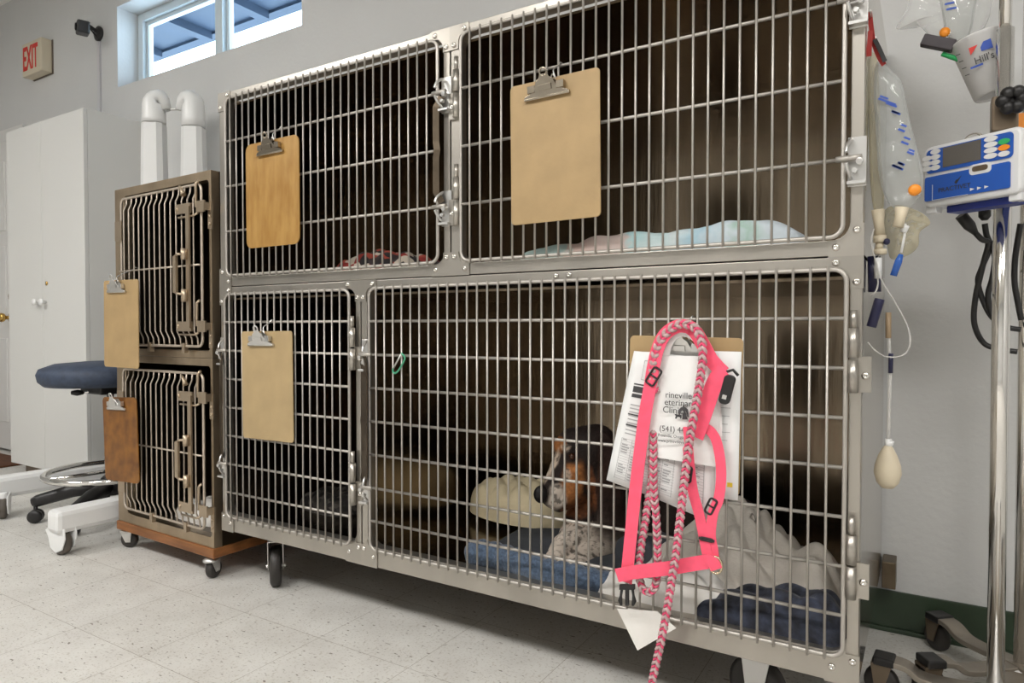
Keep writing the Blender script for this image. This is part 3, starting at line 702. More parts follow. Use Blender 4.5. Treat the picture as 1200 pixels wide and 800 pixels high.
for i in range(6): spec.append((.10+i*.16, .65, .105+i*.16, .96))
for i in range(16):
    for j in range(5):
        if random.random() < .7: spec.append((.12+j*.16, .654+i*.019, .12+j*.16+random.uniform(.05, .12), .662+i*.019))
print_lines(pa, ata, spec)
print_lines(pa, ata, [(.12, .255, .72, .30)], ink)
print_lines(pa, ata, [(.12, .312, .72, .338), (.12, .235, .55, .245), (.12, .46, .34, .47), (.12, .54, .40, .552)], ink)
# white handle bag hung over the clip
def bagY(x, y): return -.060
outl = [(781, 392), (776, 412), (766, 440), (759, 478), (757, 505), (757.5, 534), (775, 540), (800, 545), (825, 548), (845, 549), (846, 520), (846, 485), (842, 455), (834, 420), (826, 398), (817, 389)]
inner = [(791, 393), (788, 404), (790, 415), (798, 418), (808, 417), (815, 412), (816, 402), (812, 392)]
m = MB()
rows = 16; cols = 12; vs = []
def edge(poly, y, side):
    xs = []
    n = len(poly)
    for i in range(n):
        (xa, ya), (xb, yb) = poly[i], poly[(i+1) % n]
        if (ya-y)*(yb-y) <= 0 and ya != yb: xs.append(xa+(xb-xa)*(y-ya)/(yb-ya))
    return min(xs) if side < 0 else max(xs)
def bag_pt(u, v, back=0):
    y = 417+v*(532-417); xa, xb = edge(outl, y, -1), edge(outl, y, 1); x = xa+(xb-xa)*u
    yy = y+v*v*(2+14*u)
    bul = .010*math.sin(PI*u)*(.4+.6*math.sin(PI*min(1, v*.9)))+.0025*math.sin(9*u+3*v)
    return P(x, yy, -.049-bul*(1 if not back else 0)-.002)
def grid(m, f, nu, nv, mi=0, flip=False):
    vs = [f(i/nu, j/nv) for i in range(nu+1) for j in range(nv+1)]
    fs = [(i*(nv+1)+j, i*(nv+1)+j+1, (i+1)*(nv+1)+j+1, (i+1)*(nv+1)+j) for i in range(nu) for j in range(nv)]
    if flip: fs = [tuple(reversed(q)) for q in fs]
    m.add(vs, fs, mi, True)
grid(m, bag_pt, 20, 18); grid(m, lambda u, v: bag_pt(u, v, 1)+V((0, .001, 0)), 20, 18, flip=True)
# handle loop around the clip
lp = [P(778, 420, -.052), P(782, 404, -.055), P(789, 393, -.057), P(799, 388.5, -.058), P(811, 391, -.057), P(822, 402, -.055), P(830, 418, -.052)]
m.ribbon(spline(lp, 6), [.020]*37, .0022)
bagm = solo('printed_bag', m, poly_bag, 'white plastic bag printed with black clinic lettering, hung over the papers', 'bag')
tl = (P(812, 465, -.05)-P(779, 463, -.05)).normalized()
def line(s, px, py, size, y=-.0665, sx=1.0): text('lettering', s, ink, P(px, py, y), tl, ez, size, bagm, ext=.0003, sx=sx)
line('rineville', 779.5, 465.5, .0172, -.0640, .98); line('eterinary', 778.5, 474, .0172, -.0640, .98); line('Clinic', 776.5, 483, .018, -.0645)
line('(541) 44', 772.5, 504.5, .0158, -.0650, .95); line('www.prinevillevet.com', 771, 517, .0082, -.0650, .92); line('Prineville, Oregon', 771, 511, .0082, -.0650, .92)
lo = P(801, 488, -.0668); k = .0017
horse = [(-6, 0), (-5.5, 4), (-5.2, 8), (-3, 10.5), (-1, 11), (-.6, 13), (.8, 13.2), (1.2, 11.2), (3, 10.5), (5.0, 8.5), (5.6, 4), (6, 0), (4.4, 0), (3.6, 4.5), (2.4, 7), (.8, 3), (0, 6), (-1.5, 7), (-3.2, 5), (-4.2, 2), (-4.4, 0)]
cat = [(-10, -3), (-9, 0), (-10.5, 2.5), (-9, 2), (-8, 3.2), (-7.2, 1.8), (-4.5, 1.2), (-2.5, 2.2), (-2, -1), (-3.2, -3), (-4.4, -.8), (-7, -.8), (-8, -3)]
dog2 = [(-1.5, -3), (-1.2, 2.5), (.6, 5.5), (2.4, 5), (3.4, 3), (3.6, 0), (5.0, -3)]
lg = MB()
for pl in (horse, cat, dog2): lg.prism([(x*k, z*k) for x, z in pl], lo, tl, ez, ny, .0004)
obj('animal_emblem', lg, ink, bagm)

# ------------------------------------------------------------------ braided leash and pink harness
def braid(path, label, name='leash'):
    pts = spline(path, 14); L = [0]
    for a, b in zip(pts, pts[1:]): L.append(L[-1]+(b-a).length)
    tot = L[-1]; st = .0032; n = int(tot/st); rs = []; j = 0
    for i in range(n+1):
        s_ = tot*i/n
        while j < len(L)-2 and L[j+1] < s_: j += 1
        f = (s_-L[j])/max(1e-9, L[j+1]-L[j]); rs.append(pts[j].lerp(pts[j+1], f))
    m = MB()
    for k in range(4):
        sp = []
        for i in range(n+1):
            T = (rs[min(i+1, n)]-rs[max(i-1, 0)]).normalized(); nn = V((0, -1, 0)); nn = (nn-T*nn.dot(T)).normalized(); B = T.cross(nn)
            ph = 2*PI*(tot*i/n)/.032+2*PI*k/4
            sp.append(rs[i]+B*(.0056*math.sin(ph))+nn*(.0034*math.sin(2*ph)))
        m.tube(sp, .0031 if k in (0, 2) else .0046, 6, mi=0 if k in (0, 2) else 1, flat=.75)
    return solo(name, m, [pink_br, grey_br], label, 'leash')
YL = -.082
pth = [P(768, 460, -.062), P(765, 440, -.064), P(768, 415, -.066), P(776, 396, -.068), (P(790, 383, -.070)), P(803, 379.5, -.072), P(816, 386, -.075), P(822.5, 402, -.078), P(823, 425, -.082), P(818, 460, -.085), P(810, 505, -.087), P(803.5, 550, -.088), P(798, 600, -.088), P(792, 650, -.0895), P(785, 695, -.088), P(776, 745, -.088), P(766, 790, -.086), P(757, 835, -.085), V((-.40, -.10, .012)), V((-.44, -.16, .009)), V((-.50, -.20, .009))]
braid(pth, 'braided pink and grey leash hanging to the floor over the dog cage papers')
pth2 = [P(764, 500, -.045), P(764.5, 540, -.047), P(764, 560, -.049), P(758, 600, -.049), P(751.5, 640, -.049), P(749, 672, -.050), P(754, 690, -.052), P(763, 693, -.054), P(769.5, 680, -.055), P(771, 650, -.054), P(769, 605, -.052), P(766.5, 575, -.052), P(766, 545, -.055), P(766, 505, -.052)]
braid(pth2, 'looped end of a pink and grey braided leash behind the harness strap', 'leash')
t = thing('harness', 'bright pink webbing dog harness with black buckles hung on the dog cage', 'harness', P(738, 690, -.06))
def strap(pts, w=.026, th=.0022, nr=None, k=8): return obj('strap', MB().ribbon(spline([P(x, y, Y) for x, y, Y in pts], k), w, th), pink, t)
strap([(808, 383, -.064), (795, 382, -.066), (781, 390, -.067), (772, 405, -.068), (766, 428, -.068), (762, 452, -.068), (756, 485, -.067), (750, 530, -.064), (744, 580, -.063), (739, 630, -.062), (736, 660, -.061), (733.5, 682, -.060)])
strap([(806, 382, -.060), (815, 389, -.062), (824, 404, -.064), (834, 422, -.066), (848, 437, -.068)], .027)
strap([(850, 434, -.069), (842, 441, -.070), (836, 452, -.071), (829, 472, -.071), (821, 495, -.071), (815, 512, -.070)], .031)
strap([(818, 500, -.067), (830, 503, -.066), (839, 515, -.066), (844, 538, -.066), (845, 562, -.065), (842, 585, -.066), (836, 600, -.068), (833, 625, -.066), (836, 645, -.064), (838, 662, -.062)], .019)
strap([(804, 500, -.066), (806, 522, -.070), (808, 545, -.070), (812, 575, -.068), (820, 605, -.067), (826, 635, -.066), (830, 656, -.065)], [.012]*9+[.02]*40)
strap([(723, 674, -.069), (745, 670, -.070), (780, 666, -.071), (815, 660, -.070), (834, 657, -.069)], .027)
strap([(829, 655, -.072), (836, 660, -.072), (840, 667, -.071)], .024)
def slider(px, py, Y, ang, w=.034, h=.012):
    o = P(px, py, Y); a = V((math.cos(ang), 0, math.sin(ang))); b = V((-math.sin(ang), 0, math.cos(ang))); m = MB()
    pts = [o+a*x+b*z for x, z in rrect(-w/2, w/2, -h/2, h/2, .004, 3)]
    m.tube(pts, .0022, 6, closed=True); m.tube([o-b*(h/2), o+b*(h/2)], .0018, 6)
    return obj('slider', m, blackp, t)
slider(766, 441, -.071, 1.0, .036, .018); slider(807, 556, -.072, 1.45, .03, .010); slider(833, 593, -.069, 1.15, .030, .014); slider(828, 632, -.069, -.06, .026, .004)
# side-release buckle (male end, at the lower left) and female body at the right
o = P(735, 690, -.061); m = MB(); ax = (P(742, 690, -.061)-o).normalized()
m.fbox(o, ax, ez, ny, -.017, .017, -.001, .010, -.003, .003)
m.fbox(o, ax, ez, ny, -.004, .004, -.034, 0, -.0025, .0025)
for s_ in (-1, 1): m.tube([o+ax*(s_*.012), o+ax*(s_*.014)-ez*.014, o+ax*(s_*.0155)-ez*.024, o+ax*(s_*.0125)-ez*.034], [.003, .0028, .005, .0025], 8)
obj('buckle', m, blackp, t, bevel=.0008)
o = P(853, 456, -.066); R_ = V((.25, 0, 1)).normalized(); ax = V((1, 0, -.25)).normalized(); m = MB()
pl = rrect(-.010, .010, -.028, .028, .008, 4); m.prism(pl, o, ax, R_, ny, .011); m.tube([o+R_*.03-ax*.012, o+R_*.038, o+R_*.03+ax*.012], .003, 6)
obj('buckle', m, blackp, t, bevel=.001)
m = MB().fbox(o+ny*.0112, ax, R_, ny, -.004, .004, -.018, -.010, 0, .0015); obj('buckle_rivet', m, chrome, t)
o = P(838.5, 662, -.070); m = MB().tube([o+V((math.cos(a)*.012, 0, math.sin(a)*.016)) for a in [2*PI*i/18 for i in range(18)]], .0022, 8, closed=True); obj('ring', m, mat('ring_brass', (.66, .55, .38), .25, 1), t)
# white cloth corner hanging out below the door
q = [P(723, 713, -.021), P(747, 762, -.030), P(792, 736, -.024), P(770, 716, -.021)]
m = MB(); vs = q+[p+V((0, .002, 0)) for p in q]; m.add(vs, [(0, 1, 2, 3), (7, 6, 5, 4), (0, 4, 5, 1), (1, 5, 6, 2), (2, 6, 7, 3), (3, 7, 4, 0)])
solo('cloth_corner', m, whitecloth, 'white cloth corner hanging out under the dog cage door', 'cloth')
# carabiner
o = P(467, 426, -.026); a = (P(472, 416, -.026)-P(462, 436, -.026)).normalized(); b = V((a.z, 0, -a.x)); m = MB()
pts = [o+a*(x)+b*z for x, z in [(.028, -.006), (.027, .006), (.02, .011), (0, .011), (-.016, .009), (-.027, .004), (-.028, -.004), (-.022, -.008)]]
t = thing('carabiner', 'small green carabiner clipped on the dog cage door', 'carabiner', o)
obj('body', MB().tube(spline(pts, 4), .0026, 8), green_anod, t); obj('gate', MB().tube([pts[0], pts[-1]], .0022, 8), zinc, t)

# ------------------------------------------------------------------ soft things
def mound(outline, H, base, seed=0, wr=.012, ws=14, p=3.0, nu=170, ns=48, crest=None):
    n = len(outline); cx = sum(a for a, b in outline)/n; cy = sum(b for a, b in outline)/n
    bd = spline([V((a, b, 0)) for a, b in outline], max(3, nu//n), closed=True); N = len(bd); vs = []; c = V((cx, cy, 0))
    for i in range(ns+1):
        s_ = i/ns
        for j in range(N):
            q = c+(bd[j]-c)*(s_**.9)
            f = (1-s_**p)
            f = max(0, f)**.5
            h = H(q.x, q.y) if callable(H) else H
            k = NZ.noise(V((q.x*5+seed, q.y*5, seed)))*1.2
            w1 = abs(math.sin((q.x*.7+q.y*.9)*ws+k*2.2+seed))**1.3; w2 = abs(math.sin((q.x*1.1-q.y*.4)*ws*.7+k*2.5+seed*2))**1.3
            z = base+.004+f*(h+wr*(w1*.9+w2*.7-.8)+wr*.45*NZ.noise(V((q.x*14, q.y*14, seed+3))))
            vs.append(V((q.x, q.y, max(base+.001, z))))
    fs = [(i*N+j, i*N+(j+1) % N, (i+1)*N+(j+1) % N, (i+1)*N+j) for i in range(1, ns) for j in range(N)]
    fs += [(0, N+(j), N+(j+1) % N) for j in range(N)]
    m = MB(); m.add(vs, fs, 0, True); k = len(vs)
    bot = [V((v.x, v.y, base)) for v in vs[ns*N:]]; m.add(bot, [tuple(reversed(range(N)))], 0)
    b0 = len(m.v)-N
    for j in range(N): m.f.append((ns*N+j, ns*N+(j+1) % N, b0+(j+1) % N, b0+j)); m.m.append(0); m.s.append(True)
    return m
FL = .205
# blue bed: flat pad with a fat rolled front edge
bx0 = P(556, 660, .10).x; bx1 = -.50
t = thing('dog_bed', 'blue heathered dog bed with rolled front edge under the dog', 'bed', ((bx0+bx1)/2, .3, FL))
m = MB(); pts = []
n = 40
prof = []
for i in range(n+1):
    x = bx0+(bx1-bx0)*i/n; r = .036-.006*(i/n)-.010*max(0, i/n-.75)*2; r *= 1+.05*math.sin(i*1.9)
    pts.append(V((x, .065+.012*math.sin(i*.2), FL+r*.98))); prof.append(r)
prof[0] *= .45; prof[-1] *= .45; prof[1] *= .85; prof[-2] *= .85
m.tube(pts, prof, 16)
obj('front_roll', m, blue_bed_m, t)
pad = mound([(bx0+.02, .09), (-.70, .09), (bx1, .10), (bx1+.02, .45), (-.7, .56), (bx0-.02, .5)], .022, FL, 4, .005, 9, 8)
obj('pad', pad, slate_m, t)
# cream cloth bunched at the far left corner of the bed
def Hc(x, y): return .105+.012*math.sin(x*14)
m = mound([(-1.13, .40), (-1.0, .355), (-.86, .37), (-.80, .45), (-.84, .57), (-.98, .62), (-1.12, .58), (-1.175, .48)], Hc, FL+.026, 2, .013, 44, 4)
for v in m.v:
    v.z = v.z
solo('blanket', m, cream_m, 'cream folded blanket bunched behind the blue dog bed', 'blanket')
# oatmeal blanket, white towel and navy fleece at the right of the dog
def Hg(x, y): return .05+.13*math.exp(-((x+.30)/.13)**2-((y-.33)/.14)**2)+.075*math.exp(-((x+.09)/.07)**2-((y-.22)/.1)**2)
m = mound([(-.47, .17), (-.30, .125), (-.16, .12), (-.05, .10), (-.028, .2), (-.04, .36), (-.16, .46), (-.32, .5), (-.44, .44), (-.49, .3)], Hg, FL+.004, 5, .024, 40, 5, 260, 70)
solo('blanket', m, greycloth, 'rumpled oatmeal blanket heaped at the right end of the dog cage', 'blanket')
def Hw(x, y): return .06+.02*math.sin((x+.5)*10)
m = mound([(-.52, .035), (-.42, .024), (-.33, .024), (-.25, .04), (-.235, .085), (-.27, .15), (-.4, .19), (-.50, .15), (-.545, .09)], Hw, FL+.003, 8, .011, 55, 4)
solo('towel', m, whitecloth, 'white towel crumpled against the dog cage door', 'towel')
def Hn(x, y): return .045+.055*max(0, min(1, (x+.35)/.3))
m = mound([(-.31, .026), (-.2, .018), (-.08, .016), (-.024, .02), (-.022, .07), (-.04, .115), (-.13, .13), (-.24, .115), (-.31, .08)], Hn, FL+.002, 11, .010, 60, 6)
solo('blanket', m, navy_f, 'dark navy fleece blanket along the front right of the dog cage', 'blanket')
m = mound([(-.60, .30), (-.52, .26), (-.42, .26), (-.40, .45), (-.5, .55), (-.6, .5)], .05, FL+.024, 15, .007, 40, 5)
solo('blanket', m, slate_m, 'dark slate blanket lying behind the dog against the bed', 'blanket')
# pastel towel (upper right), patterned blanket (upper left), others
def pat(name, cols, scale, rough=.9, rnd=True):
    m = bpy.data.materials.new(name); m.use_nodes = True; nt = m.node_tree; p = nt.nodes['Principled BSDF']; p.inputs['Roughness'].default_value = rough
    tc = nt.nodes.new('ShaderNodeTexCoord'); vo = nt.nodes.new('ShaderNodeTexVoronoi'); vo.inputs['Scale'].default_value = scale
    nt.links.new(tc.outputs['Object'], vo.inputs['Vector']); cr = nt.nodes.new('ShaderNodeValToRGB'); cr.color_ramp.interpolation = 'CONSTANT'
    while len(cr.color_ramp.elements) < len(cols): cr.color_ramp.elements.new(.5)
    for i, c in enumerate(cols): cr.color_ramp.elements[i].position = i/len(cols); cr.color_ramp.elements[i].color = (*c, 1)
    sp = nt.nodes.new('ShaderNodeSeparateColor'); nt.links.new(vo.outputs['Color'], sp.inputs[0]); nt.links.new(sp.outputs[0], cr.inputs[0]); nt.links.new(cr.outputs[0], p.inputs['Base Color'])
    return m
def along(name, stops, noise=.03, nsc=25):
    m = bpy.data.materials.new(name); m.use_nodes = True; nt = m.node_tree; p = nt.nodes['Principled BSDF']; p.inputs['Roughness'].default_value = .9; L = nt.links.new
    tc = nt.nodes.new('ShaderNodeTexCoord'); sx = nt.nodes.new('ShaderNodeSeparateXYZ'); L(tc.outputs['Generated'], sx.inputs[0])
    nz = nt.nodes.new('ShaderNodeTexNoise'); nz.inputs['Scale'].default_value = nsc; L(tc.outputs['Object'], nz.inputs['Vector'])
    ma = nt.nodes.new('ShaderNodeMath'); ma.operation = 'MULTIPLY_ADD'; ma.inputs[1].default_value = noise*2; L(nz.outputs['Fac'], ma.inputs[0]); L(sx.outputs['X'], ma.inputs[2])
    cr = nt.nodes.new('ShaderNodeValToRGB')
    while len(cr.color_ramp.elements) < len(stops): cr.color_ramp.elements.new(.5)
    for e_, (q, c) in zip(cr.color_ramp.elements, stops): e_.position = q; e_.color = (*c, 1)
    L(ma.outputs[0], cr.inputs[0]); L(cr.outputs[0], p.inputs['Base Color']); return m
pastel = along('pastel_print', [(0, (.32, .42, .38)), (.30, (.34, .44, .42)), (.33, (.58, .43, .38)), (.52, (.56, .46, .42)), (.56, (.36, .55, .56)), (.70, (.56, .62, .62)), (.78, (.36, .52, .60)), (.86, (.55, .62, .66)), (.93, (.36, .50, .44)), (1, (.52, .58, .62))], .10, 30)
def Hp(x, y): return .038+.018*max(0, min(1, (x+.74)/.45))+.005*math.sin(x*22)
m = mound([(-.74, .05), (-.6, .032), (-.4, .03), (-.2, .03), (-.115, .04), (-.11, .12), (-.2, .22), (-.45, .26), (-.66, .22), (-.75, .12)], Hp, .9745, 21, .005, 50, 7)
solo('towel', m, pastel, 'pastel teal and pink towel folded flat in the upper right cage', 'towel')
def Hq(x, y): return .045+.02*math.sin((x+1.48)*9)
m = mound([(-1.47, .14), (-1.36, .10), (-1.25, .10), (-1.12, .13), (-1.1, .24), (-1.25, .32), (-1.42, .28)], Hq, .9745, 23, .012, 45, 4)
solo('blanket', m, pat('red_black_print', [(.012, .010, .010), (.22, .02, .015), (.50, .44, .36), (.03, .02, .02), (.30, .05, .03), (.45, .40, .33)], 34), 'red black and white patterned blanket in the upper left cage', 'blanket')
m = mound([(-1.74, .24), (-1.62, .2), (-1.52, .22), (-1.5, .36), (-1.6, .42), (-1.72, .38)], .05, FL+.001, 27, .012, 45, 4)
solo('blanket', m, pat('dark_dotted', [(.02, .018, .016), (.04, .035, .03), (.015, .012, .012), (.08, .07, .06)], 60), 'dark dotted blanket in the narrow lower cage', 'blanket')
so = SM @ V((.36, .12, z0+.035))
m = mound([(so.x-.13, so.y-.03), (so.x, so.y-.06), (so.x+.13, so.y-.05), (so.x+.16, so.y+.04), (so.x+.05, so.y+.12), (so.x-.12, so.y+.1)], .05, z0+.0345, 31, .014, 50, 3)
solo('towel', m, whitecloth, 'white towel in the bottom of the small cage', 'towel')

# ------------------------------------------------------------------ the dog
ZC = 1.845
def px_r(r, zc): return r*zc/F
BLK = (.016, .010, .008); TAN = (.30, .115, .035); DTN = (.13, .045, .016); WHT = (.58, .50, .42); CRM = (.50, .40, .31)
parts = []
def ball(x, y, dz, r, col, sq=None): parts.append((D(x, y, ZC+dz), px_r(r, ZC), col, sq))
def chain(a, b, n, col):
    for i in range(n+1):
        k = i/n; ball(*(a[q]+(b[q]-a[q])*k for q in range(4)), col)
ball(690, 529, .0, 31, BLK); ball(699, 520, .02, 24, BLK); ball(675, 525, .0, 25, BLK); ball(668, 522, .02, 17, DTN)
ball(676, 541, -.01, 25, DTN); ball(690, 550, .0, 27, DTN)
chain((668, 545, -.01, 22), (650, 573, -.045, 15), 6, TAN); chain((662, 555, -.02, 18), (645, 580, -.05, 12.5), 4, CRM)
chain((676, 562, -.02, 22), (654, 586, -.045, 12.5), 5, TAN)
chain((672, 575, -.015, 18), (655, 590, -.035, 10), 4, DTN)
ball(647, 584, -.055, 11, WHT); ball(655, 588, -.05, 9, WHT); ball(641, 580, -.058, 10, BLK)
ball(656, 523, .03, 9, TAN); ball(661, 516, .03, 9, DTN)
ball(657, 545, -.025, 9, WHT); ball(664, 556, -.042, 8, CRM); ball(676, 553, -.055, 9, TAN)
ball(668, 531, -.05, 8, BLK)
# near ear: broad flap
for (x, y, dz, r) in ((703, 527, -.03, 20), (709, 545, -.045, 21), (713, 565, -.05, 21), (714, 585, -.05, 21), (713, 604, -.048, 20), (710, 622, -.045, 16), (705, 634, -.042, 10)): ball(x, y, dz, r, (.022, .011, .008), 'ear')
ball(694, 566, -.045, 9, DTN)
# neck, chest, body
chain((705, 555, .04, 36), (722, 606, .05, 48), 5, BLK)
chain((722, 606, .05, 48), (770, 625, .05, 56), 4, BLK); chain((770, 625, .05, 56), (850, 632, .0, 54), 5, BLK)
chain((690, 600, .03, 26), (690, 632, .02, 34), 3, WHT); ball(678, 612, .0, 18, TAN); ball(704, 642, .0, 26, WHT); ball(676, 630, -.01, 22, WHT)
# front legs lying forward on the bed
chain((680, 628, -.02, 18), (660, 640, -.07, 14), 4, WHT); chain((660, 640, -.07, 14), (651, 655, -.115, 12), 3, WHT); ball(647, 660, -.13, 11.5, WHT)
chain((708, 642, -.02, 20), (686, 654, -.085, 15), 4, WHT); chain((686, 654, -.085, 15), (676, 664, -.13, 12), 3, WHT); ball(671, 668, -.145, 12, WHT)
chain((725, 640, .0, 22), (742, 655, -.02, 20), 3, CRM)
mb = MB()
for (c, r, col, sq) in parts:
    if sq == 'ear':
        R_ = M((CR, CU, CF)).transposed(); mb.ell(c, (r*.95, r*1.15, r*.42), R_, n=20, m=12)
    else: mb.ell(c, r, n=20, m=12)
tmp = obj('dog', mb, steel)
rm = tmp.modifiers.new('r', 'REMESH'); rm.mode = 'VOXEL'; rm.voxel_size = .0045; rm.use_smooth_shade = True
smm = tmp.modifiers.new('sm', 'SMOOTH'); smm.iterations = 6; smm.factor = .5
dg = bpy.context.evaluated_depsgraph_get(); me = bpy.data.meshes.new_from_object(tmp.evaluated_get(dg))
bpy.data.objects.remove(tmp)
ca = me.color_attributes.new('fur', 'FLOAT_COLOR', 'POINT')
zfl = FL+.05
base = V((D(715, 640, ZC).x, D(715, 640, ZC).y, FL+.05))
for i, v in enumerate(me.vertices):
    p = v.co; acc = [0, 0, 0]; ws = 0
    for (c, r, col, sq) in parts:
        d = ((p-c).length)/r; 
        if d > 2.2: continue
        wt = math.exp(-6*max(0, d-.85))*(.6 if r > .08 else 1)*(1.6 if r < .03 else 1)
        for q in range(3): acc[q] += col[q]*wt
        ws += wt
    c = [a/ws for a in acc] if ws > 0 else list(BLK)
    w_ = p-CP; zc_d = w_.dot(CF); qx = 600+F*w_.dot(CR)/zc_d; qy = 400-F*w_.dot(CU)/zc_d
    wob = 2.5*NZ.noise(p*40)
    if qy < 611 and qx < 700:
        def inn(cx, cy, rx, ry, a=0.0):
            X_ = (qx-cx+wob)*math.cos(a)+(qy-cy+wob)*math.sin(a); Y_ = -(qx-cx+wob)*math.sin(a)+(qy-cy+wob)*math.cos(a)
            d_ = math.hypot(X_/rx, Y_/ry); return max(0, min(1, (1.25-d_)/.5))
        c = list(BLK)
        for (col_, k_) in ((DTN, inn(678, 592, 14, 14)), (TAN, inn(671, 563, 13, 25, .15)), (CRM, .8*inn(664, 557, 5, 8)), (DTN, inn(694, 572, 5, 24, -.1)), (TAN, inn(655, 521, 7, 9)), (CRM, .7*inn(663, 524, 5, 4)), (CRM, inn(646, 546, 4.5, 20, .42)), (WHT, inn(651, 583, 11, 15, .3)), (BLK, inn(672, 536, 10, 8)), (BLK, inn(635, 579, 10, 12)), (DTN, .8*inn(666, 598, 8, 7))):
            c = [c[q]*(1-k_)+col_[q]*k_ for q in range(3)]
    lum = c[0]+c[1]+c[2]
    nz_ = NZ.noise(p*75); nz2 = NZ.noise(p*160)
    if lum > .75:
        if nz_ > .28: c = [q*.28 for q in c]
        elif nz2 > .25: c = [q*.6 for q in c]
    else: c = [max(.004, q*(1+.5*nz2+.25*nz_)) for q in c]
    ca.data[i].color = (*c, 1)
for v in me.vertices: v.co = v.co-base
dm = bpy.data.materials.new('dog_fur'); dm.use_nodes = True; nt = dm.node_tree; p = nt.nodes['Principled BSDF']; p.inputs['Roughness'].default_value = .75; p.inputs['Specular IOR Level'].default_value = .2
at = nt.nodes.new('ShaderNodeAttribute'); at.attribute_name = 'fur'; nt.links.new(at.outputs['Color'], p.inputs['Base Color'])
tc = nt.nodes.new('ShaderNodeTexCoord'); nb = nt.nodes.new('ShaderNodeTexNoise'); nb.inputs['Scale'].default_value = 220; nt.links.new(tc.outputs['Object'], nb.inputs['Vector'])
bn = nt.nodes.new('ShaderNodeBump'); bn.inputs['Strength'].default_value = .35; bn.inputs['Distance'].default_value = .004; nt.links.new(nb.outputs['Fac'], bn.inputs['Height']); nt.links.new(bn.outputs[0], p.inputs['Normal'])
me.materials.clear(); me.materials.append(dm)
dog = bpy.data.objects.new('dog', me); COL.objects.link(dog); dog.location = base; BASE[dog.name] = base
tag(dog, 'tricolour hound dog lying on the blue bed, looking left', 'dog')
wet = mat('wet_black', (.008, .006, .006), .4, spec=.3)
obj('nose', MB().ell(D(634.5, 579, ZC-.066), (.021, .024, .018), M((CR, CU, CF)).transposed()), wet, dog)
obj('eye', MB().ell(D(670.5, 534.5, ZC-.068), .0085), mat('eye_brown', (.05, .018, .008), .08), dog)

# ------------------------------------------------------------------ drip stands, pump, cup, bags at the right
def iv_leg(parent, hub, tip, zt=.085, w=.045):
    a = V((hub.x, hub.y, .075)); b = V((tip.x, tip.y, zt)); d = (b-a); d.z = 0; d.normalize()
    pts = [a, a.lerp(b, .35)-ez*.012, a.lerp(b, .62)+ez*.0, b-d*.055+ez*.004, b-d*.03, b]
    pts[2].z = .066; pts[3].z = zt-.004; pts[4].z = zt; pts[5].z = zt
    lo_ = obj('leg', MB().ribbon(spline(pts, 4), w, .012, ez), leg_steel, parent, bevel=.002)
    obj('end_cap', MB().ribbon([b-d*.03+ez*.001, b+d*.012+ez*.001], w+.004, .018, ez), blackp, lo_, bevel=.004)
    q = V((-d.y, d.x, 0)); c = V((b.x, b.y, .035))-d*.004; m = MB()
    m.fbox(c, d, q, ez, -.02, .02, -.019, .019, .038, .044)
    m.prism([(-.02, .04), (.02, .04), (.012, -.01), (-.006, -.01)], c+q*.016, d, ez, q, .003).prism([(-.02, .04), (.02, .04), (.012, -.01), (-.006, -.01)], c-q*.019, d, ez, q, .003)
    cc = obj('caster', m, dark_steel, lo_)
    obj('wheel', MB().lathe([(.01, -.012), (.03, -.012), (.035, -.006), (.035, .006), (.03, .012), (.01, .012)], c, q, 20), rubber, cc)
ph = P(1171, 500, .33); ph = V((ph.x, .33, 0))
t = thing('drip_stand', 'chrome drip stand pole holding the blue infusion pump', 'drip stand', ph)
obj('pole', MB().cyl((ph.x, ph.y, .05), (ph.x, ph.y, 1.42), .0155, 20).cyl((ph.x, ph.y, 1.42), (ph.x, ph.y, 1.95), .011, 16), chrome, t)
obj('hub', MB().lathe([(.0, .05), (.035, .05), (.036, .075), (.018, .085)], ph, ez, 20), zinc, t)
hk = MB()
for s_ in (-1, 1): hk.tube(spline([(ph.x, ph.y, 1.93), (ph.x+s_*.06, ph.y, 1.96), (ph.x+s_*.10, ph.y, 1.94), (ph.x+s_*.105, ph.y, 1.97)], 5), .004, 8)
obj('top_hook', hk, chrome, t)
for tip in (V((.015, .345, 0)), V((.11, .04, 0)), V((.42, .06, 0)), V((.52, .35, 0)), V((.33, .61, 0))): iv_leg(t, ph, tip)
kn = P(1187, 117, .28); m = MB()
for k in range(6): m.ell(kn+V((.016*math.cos(k*PI/3), 0, .016*math.sin(k*PI/3))), (.013, .014, .013), n=10, m=8)
m.cyl(kn+V((0, .0, 0)), V((ph.x, ph.y, kn.z)), .010)
obj('clamp_knob', m, blackp, t)
ck = MB().bx(ph.x-.022, ph.x+.022, ph.y-.024, ph.y+.024, kn.z-.05, kn.z+.02); obj('clamp', ck, dark_steel, t, bevel=.004)
p2 = P(1199.5, 500, .50); p2 = V((p2.x, .50, 0))
t = thing('drip_stand', 'second drip stand pole at the photo edge, beside the pump', 'drip stand', p2)
obj('pole', MB().cyl((p2.x, p2.y, .05), (p2.x, p2.y, 1.9), .0125, 18), chrome, t)
obj('hub', MB().lathe([(.0, .05), (.04, .05), (.042, .07), (.016, .078)], p2, ez, 20), zinc, t)
for tip in (V((.125, .672, 0)), V((.105, .385, 0)), V((.58, .52, 0)), V((.45, .27, 0))): iv_leg(t, p2, tip)
